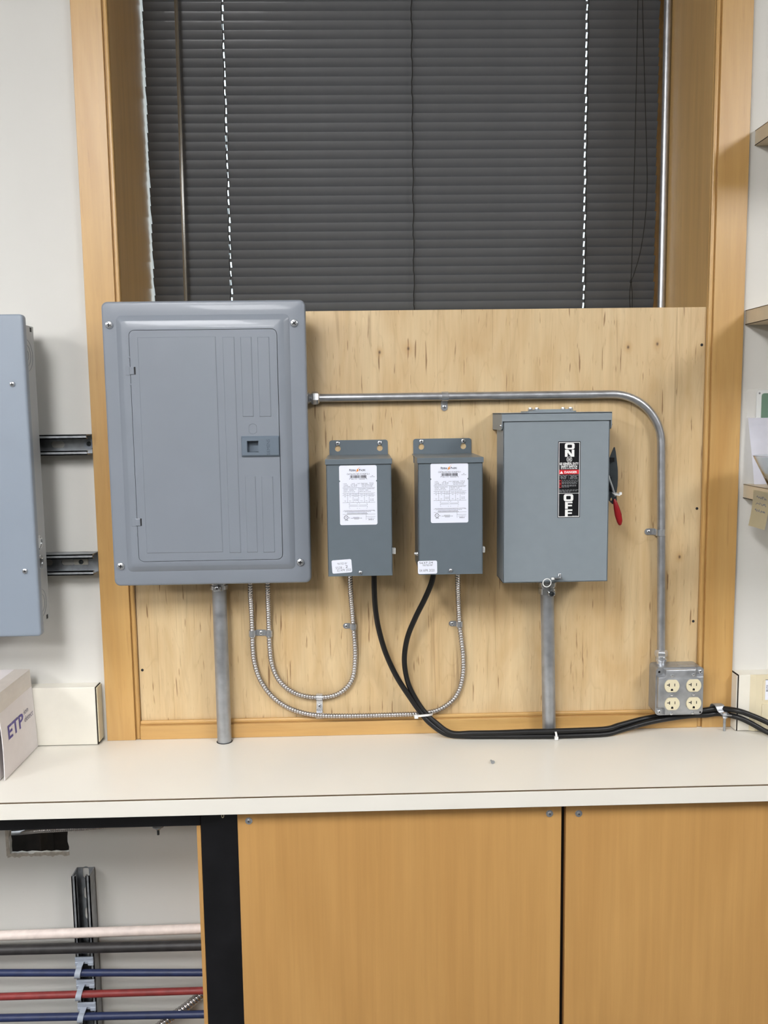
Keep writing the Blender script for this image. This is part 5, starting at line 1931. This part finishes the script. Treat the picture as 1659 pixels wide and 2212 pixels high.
bm = NB()
prev = None
for k in range(5):
    b = 0.79 + 0.215 * k / 4
    rg = [bm.verts.new(side_pt(0.004, b)), bm.verts.new(side_pt(0.996, b))]
    if prev:
        bm.faces.new((prev[0], prev[1], rg[1], rg[0]))
    prev = rg
tp = [bm.verts.new((cx1 - 0.006, cyf, cz1 + 0.0013)), bm.verts.new((cx1 - 0.006, cyb, cz1 + 0.0013)), bm.verts.new((cx1 - 0.040, cyb, cz1 + 0.0013)), bm.verts.new((cx1 - 0.040, cyf, cz1 + 0.0013))]
bm.faces.new(tp)
part('packing_tape', bm, 'tape', cb)
s3 = lambda a, b, y: side_pt(a, b, 0.0006)
bm = NB()
text(bm, 'ETP', 0.165, 0.635, 0.42, 0.585, 0, 0.02, to3=s3); flat('lettering', bm, 'etp_purple', fl)
bm = NB()
text(bm, 'ion', 0.665, 0.80, 0.535, 0.60, 0, 0, to3=s3); text(bm, 'detect', 0.665, 0.94, 0.44, 0.515, 0, 0, to3=s3); flat('lettering', bm, 'etp_grey', fl)

# ================================================================== SCREW LYING ON THE COUNTER
q = Vector((0.264, -0.195, CT))
ls_ = thing('loose_screw', 'tiny loose screw lying on the empty countertop', 'screw', q)
bm = NB()
d = Vector((-0.1, 1, 0.22)).normalized()
lathe(bm, q + Vector((0, 0, 0.0044)), d, [(0.0042, 0), (0.0040, 0.0012), (0.0022, 0.0030), (0.0016, 0.0034)], 14)
part('head', bm, 'strut_metal', ls_, smooth=40)
bm = NB()
pts = [q + Vector((0, 0, 0.0044)) + d * (0.003 + 0.016 * i / 30) for i in range(31)]
for p in pts:
    p.z = max(CT + 0.0017, CT + 0.0044 - (p.y - q.y) * 0.15)
tube(bm, pts, 0.0016, 8, rad=lambda i: (0.0018 if i % 3 else 0.0013) * (1 if i < 26 else (31 - i) / 6))
part('threaded_shank', bm, 'strut_metal', ls_)

# ================================================================== SHELVES AND WHAT STANDS THERE
SHX = 0.858
SHD = 0.33
for (zt_, zb_2, x0, lab) in ((2.233, 2.201, SHX, 'cream wall shelf highest on the right edge'), (1.854, 1.822, 0.850, 'cream wall shelf in the middle on the right edge'), (1.471, 1.439, SHX, 'cream wall shelf lowest on the right, with note on its end')):
    t = thing('wall_shelf', lab, 'shelf', (x0, -0.1, zb_2), 'cream shelves on the right')
    bm = NB(); box(bm, x0, 1.75, -SHD, -0.0006, zb_2, zt_, 0.0004, 1); part('board', bm, 'shelf_laminate', t)
    bm = NB(); box(bm, x0 - 0.0004, 1.75, -SHD - 0.0004, -0.0006, zt_ - 0.0016, zt_ - 0.0002); part('top_seam', bm, 'laminate_line', t)
    bm = NB(); box(bm, x0 - 0.0004, 1.75, -SHD - 0.0004, -0.0006, zb_2 + 0.0003, zb_2 + 0.0018); part('bottom_seam', bm, 'dark_gap', t)
# sheet of paper in a plastic sleeve leaning on the wall
t = thing('document_sleeve', 'white paper in a glossy plastic sleeve leaning above the lowest shelf', 'document', (0.95, -0.03, 1.471))
pa, pb = W(1628, 1046, -0.022), W(1617, 903, -0.008)
bm = NB()
NX, NZ = 6, 12
wd = 0.216
hgt = pb.z - 1.4715
G = []
for i in range(NX + 1):
    row = []
    for k in range(NZ + 1):
        f = k / NZ
        x = pa.x + (pb.x - pa.x) * f + wd * i / NX
        y = -0.024 + 0.017 * f - 0.0015 * math.sin(5 * f + i)
        row.append(bm.verts.new((x, y, 1.4716 + hgt * f)))
    G.append(row)
for i in range(NX):
    for k in range(NZ):
        bm.faces.new((G[i][k], G[i + 1][k], G[i + 1][k + 1], G[i][k + 1]))
bmesh.ops.solidify(bm, geom=list(bm.faces), thickness=0.0008)
part('sheet', bm, 'paper_white', t, smooth=60)
# green sign in a clear bag fixed to the wall
t = thing('wall_sign', 'green and white sign in a clear plastic bag above the document', 'sign', (0.93, -0.001, 1.60))
g0, g1 = W(1634, 872, -0.003), W(1634, 843, -0.003)
gz0 = 1.60
bm = NB(); plate(bm, rrect(g0.x, g0.x + 0.26, gz0, g1.z, 0.008, 5), [], -0.004, -0.001); part('board', bm, 'sign_white', t)
gg = WX(1645, 870, -0.0045)
bm = NB(); plate(bm, rrect(gg, g0.x + 0.25, gz0 + 0.01, WZ(1650, 849.5, -0.0045), 0.006, 4), [], -0.0046, -0.004); part('green_field', bm, 'sign_green', t)
q = W(1641, 849.5, -0.0045)
bm = NB(); plate(bm, circle_pts(q.x, q.z, 0.0022, 12), [], -0.0047, -0.0040); part('corner_hole', bm, 'ink_grey', t)
ba, bz = WX(1612, 870, -0.006), WZ(1620, 841.5, -0.006)
bm = NB()
NX, NZ = 10, 8
G = [[bm.verts.new((ba + 0.004 * math.sin(k * 0.8) * (i == 0) + 0.29 * i / NX, -0.0062 - 0.0022 * abs(math.sin(1.3 * i + 0.9 * k)), bz - 0.062 + 0.062 * k / NZ)) for k in range(NZ + 1)] for i in range(NX + 1)]
for i in range(NX):
    for k in range(NZ):
        bm.faces.new((G[i][k], G[i + 1][k], G[i + 1][k + 1], G[i][k + 1]))
part('plastic_bag', bm, 'film', t, smooth=60)
# conical glass
gY = -0.14
rl_ = W(1630.5, 990, gY)
grad = 0.055
gx = rl_.x + grad
bm = NB()
gz0 = 1.4715
gzr = WZ(1660, 986, gY)
prof = [(0.022, 0.0), (0.022, 0.004), (grad - 0.001, gzr - gz0), (grad, gzr - gz0 + 0.0015), (grad - 0.003, gzr - gz0 + 0.0015), (grad - 0.004, gzr - gz0 - 0.001), (0.019, 0.007), (0.001, 0.006)]
lathe(bm, (gx, gY, gz0), (0, 0, 1), prof, 40)
tag(part('glass_bowl', bm, 'glass', smooth=40, loc=(gx, gY, gz0)), 'clear conical glass standing on the lowest shelf', 'glass')
# sticky note on the end of the lowest shelf
bm = NB()
y0n, y1n = -0.054, -0.132
G = []
zt_n = 1.463
for i in range(5):
    row = []
    y = y0n + (y1n - y0n) * i / 4
    for k in range(9):
        f = k / 8
        row.append(bm.verts.new((SHX - 0.0012 - 0.0085 * f * f, y, zt_n - 0.079 * f)))
    G.append(row)
for i in range(4):
    for k in range(8):
        bm.faces.new((G[i][k], G[i + 1][k], G[i + 1][k + 1], G[i][k + 1]))
bmesh.ops.solidify(bm, geom=list(bm.faces), thickness=0.0003)
note = tag(part('sticky_note', bm, 'note_yellow', smooth=60, loc=(SHX, -0.085, zt_n)), 'pale yellow note stuck on the end of the lowest shelf', 'note')
bm = NB()
rnd = random.Random(11)
for li, f in enumerate((0.18, 0.36, 0.54)):
    xx = SHX - 0.0012 - 0.0085 * f * f - 0.0006
    pts = []
    for k in range(26):
        y = -0.072 - 0.048 * k / 25
        pts.append((xx, y, zt_n - 0.079 * f + rnd.uniform(-0.0032, 0.0032)))
    tube(bm, pts, 0.0005, 4)
part('pencil_writing', bm, 'ink_grey', note)

# ================================================================== CEILING LIGHTS (out of frame)
for i, (x, y) in enumerate(LAMPS):
    t = thing('ceiling_light', ['near-left', 'near-centre', 'near-right', 'far-left', 'far-centre'][i] + ' surface-mounted fluorescent light of the room', 'ceiling light', (x, y, CEIL_Z), 'fluorescent ceiling lights')
    bm = NB()
    plate(bm, [(x - 0.33, y - 0.63), (x + 0.33, y - 0.63), (x + 0.33, y + 0.63), (x - 0.33, y + 0.63)], [[(x - 0.30, y - 0.60), (x + 0.30, y - 0.60), (x + 0.30, y + 0.60), (x - 0.30, y + 0.60)]], CEIL_Z - 0.02, CEIL_Z - 0.0005, lambda a, b, z: Vector((a, b, z)))
    part('frame', bm, 'lamp_frame', t)
    bm = NB(); box(bm, x - 0.295, x + 0.295, y - 0.595, y + 0.595, CEIL_Z - 0.125, CEIL_Z - 0.001, 0.02, 2); part('diffuser', bm, 'lamp_diffuser', t)
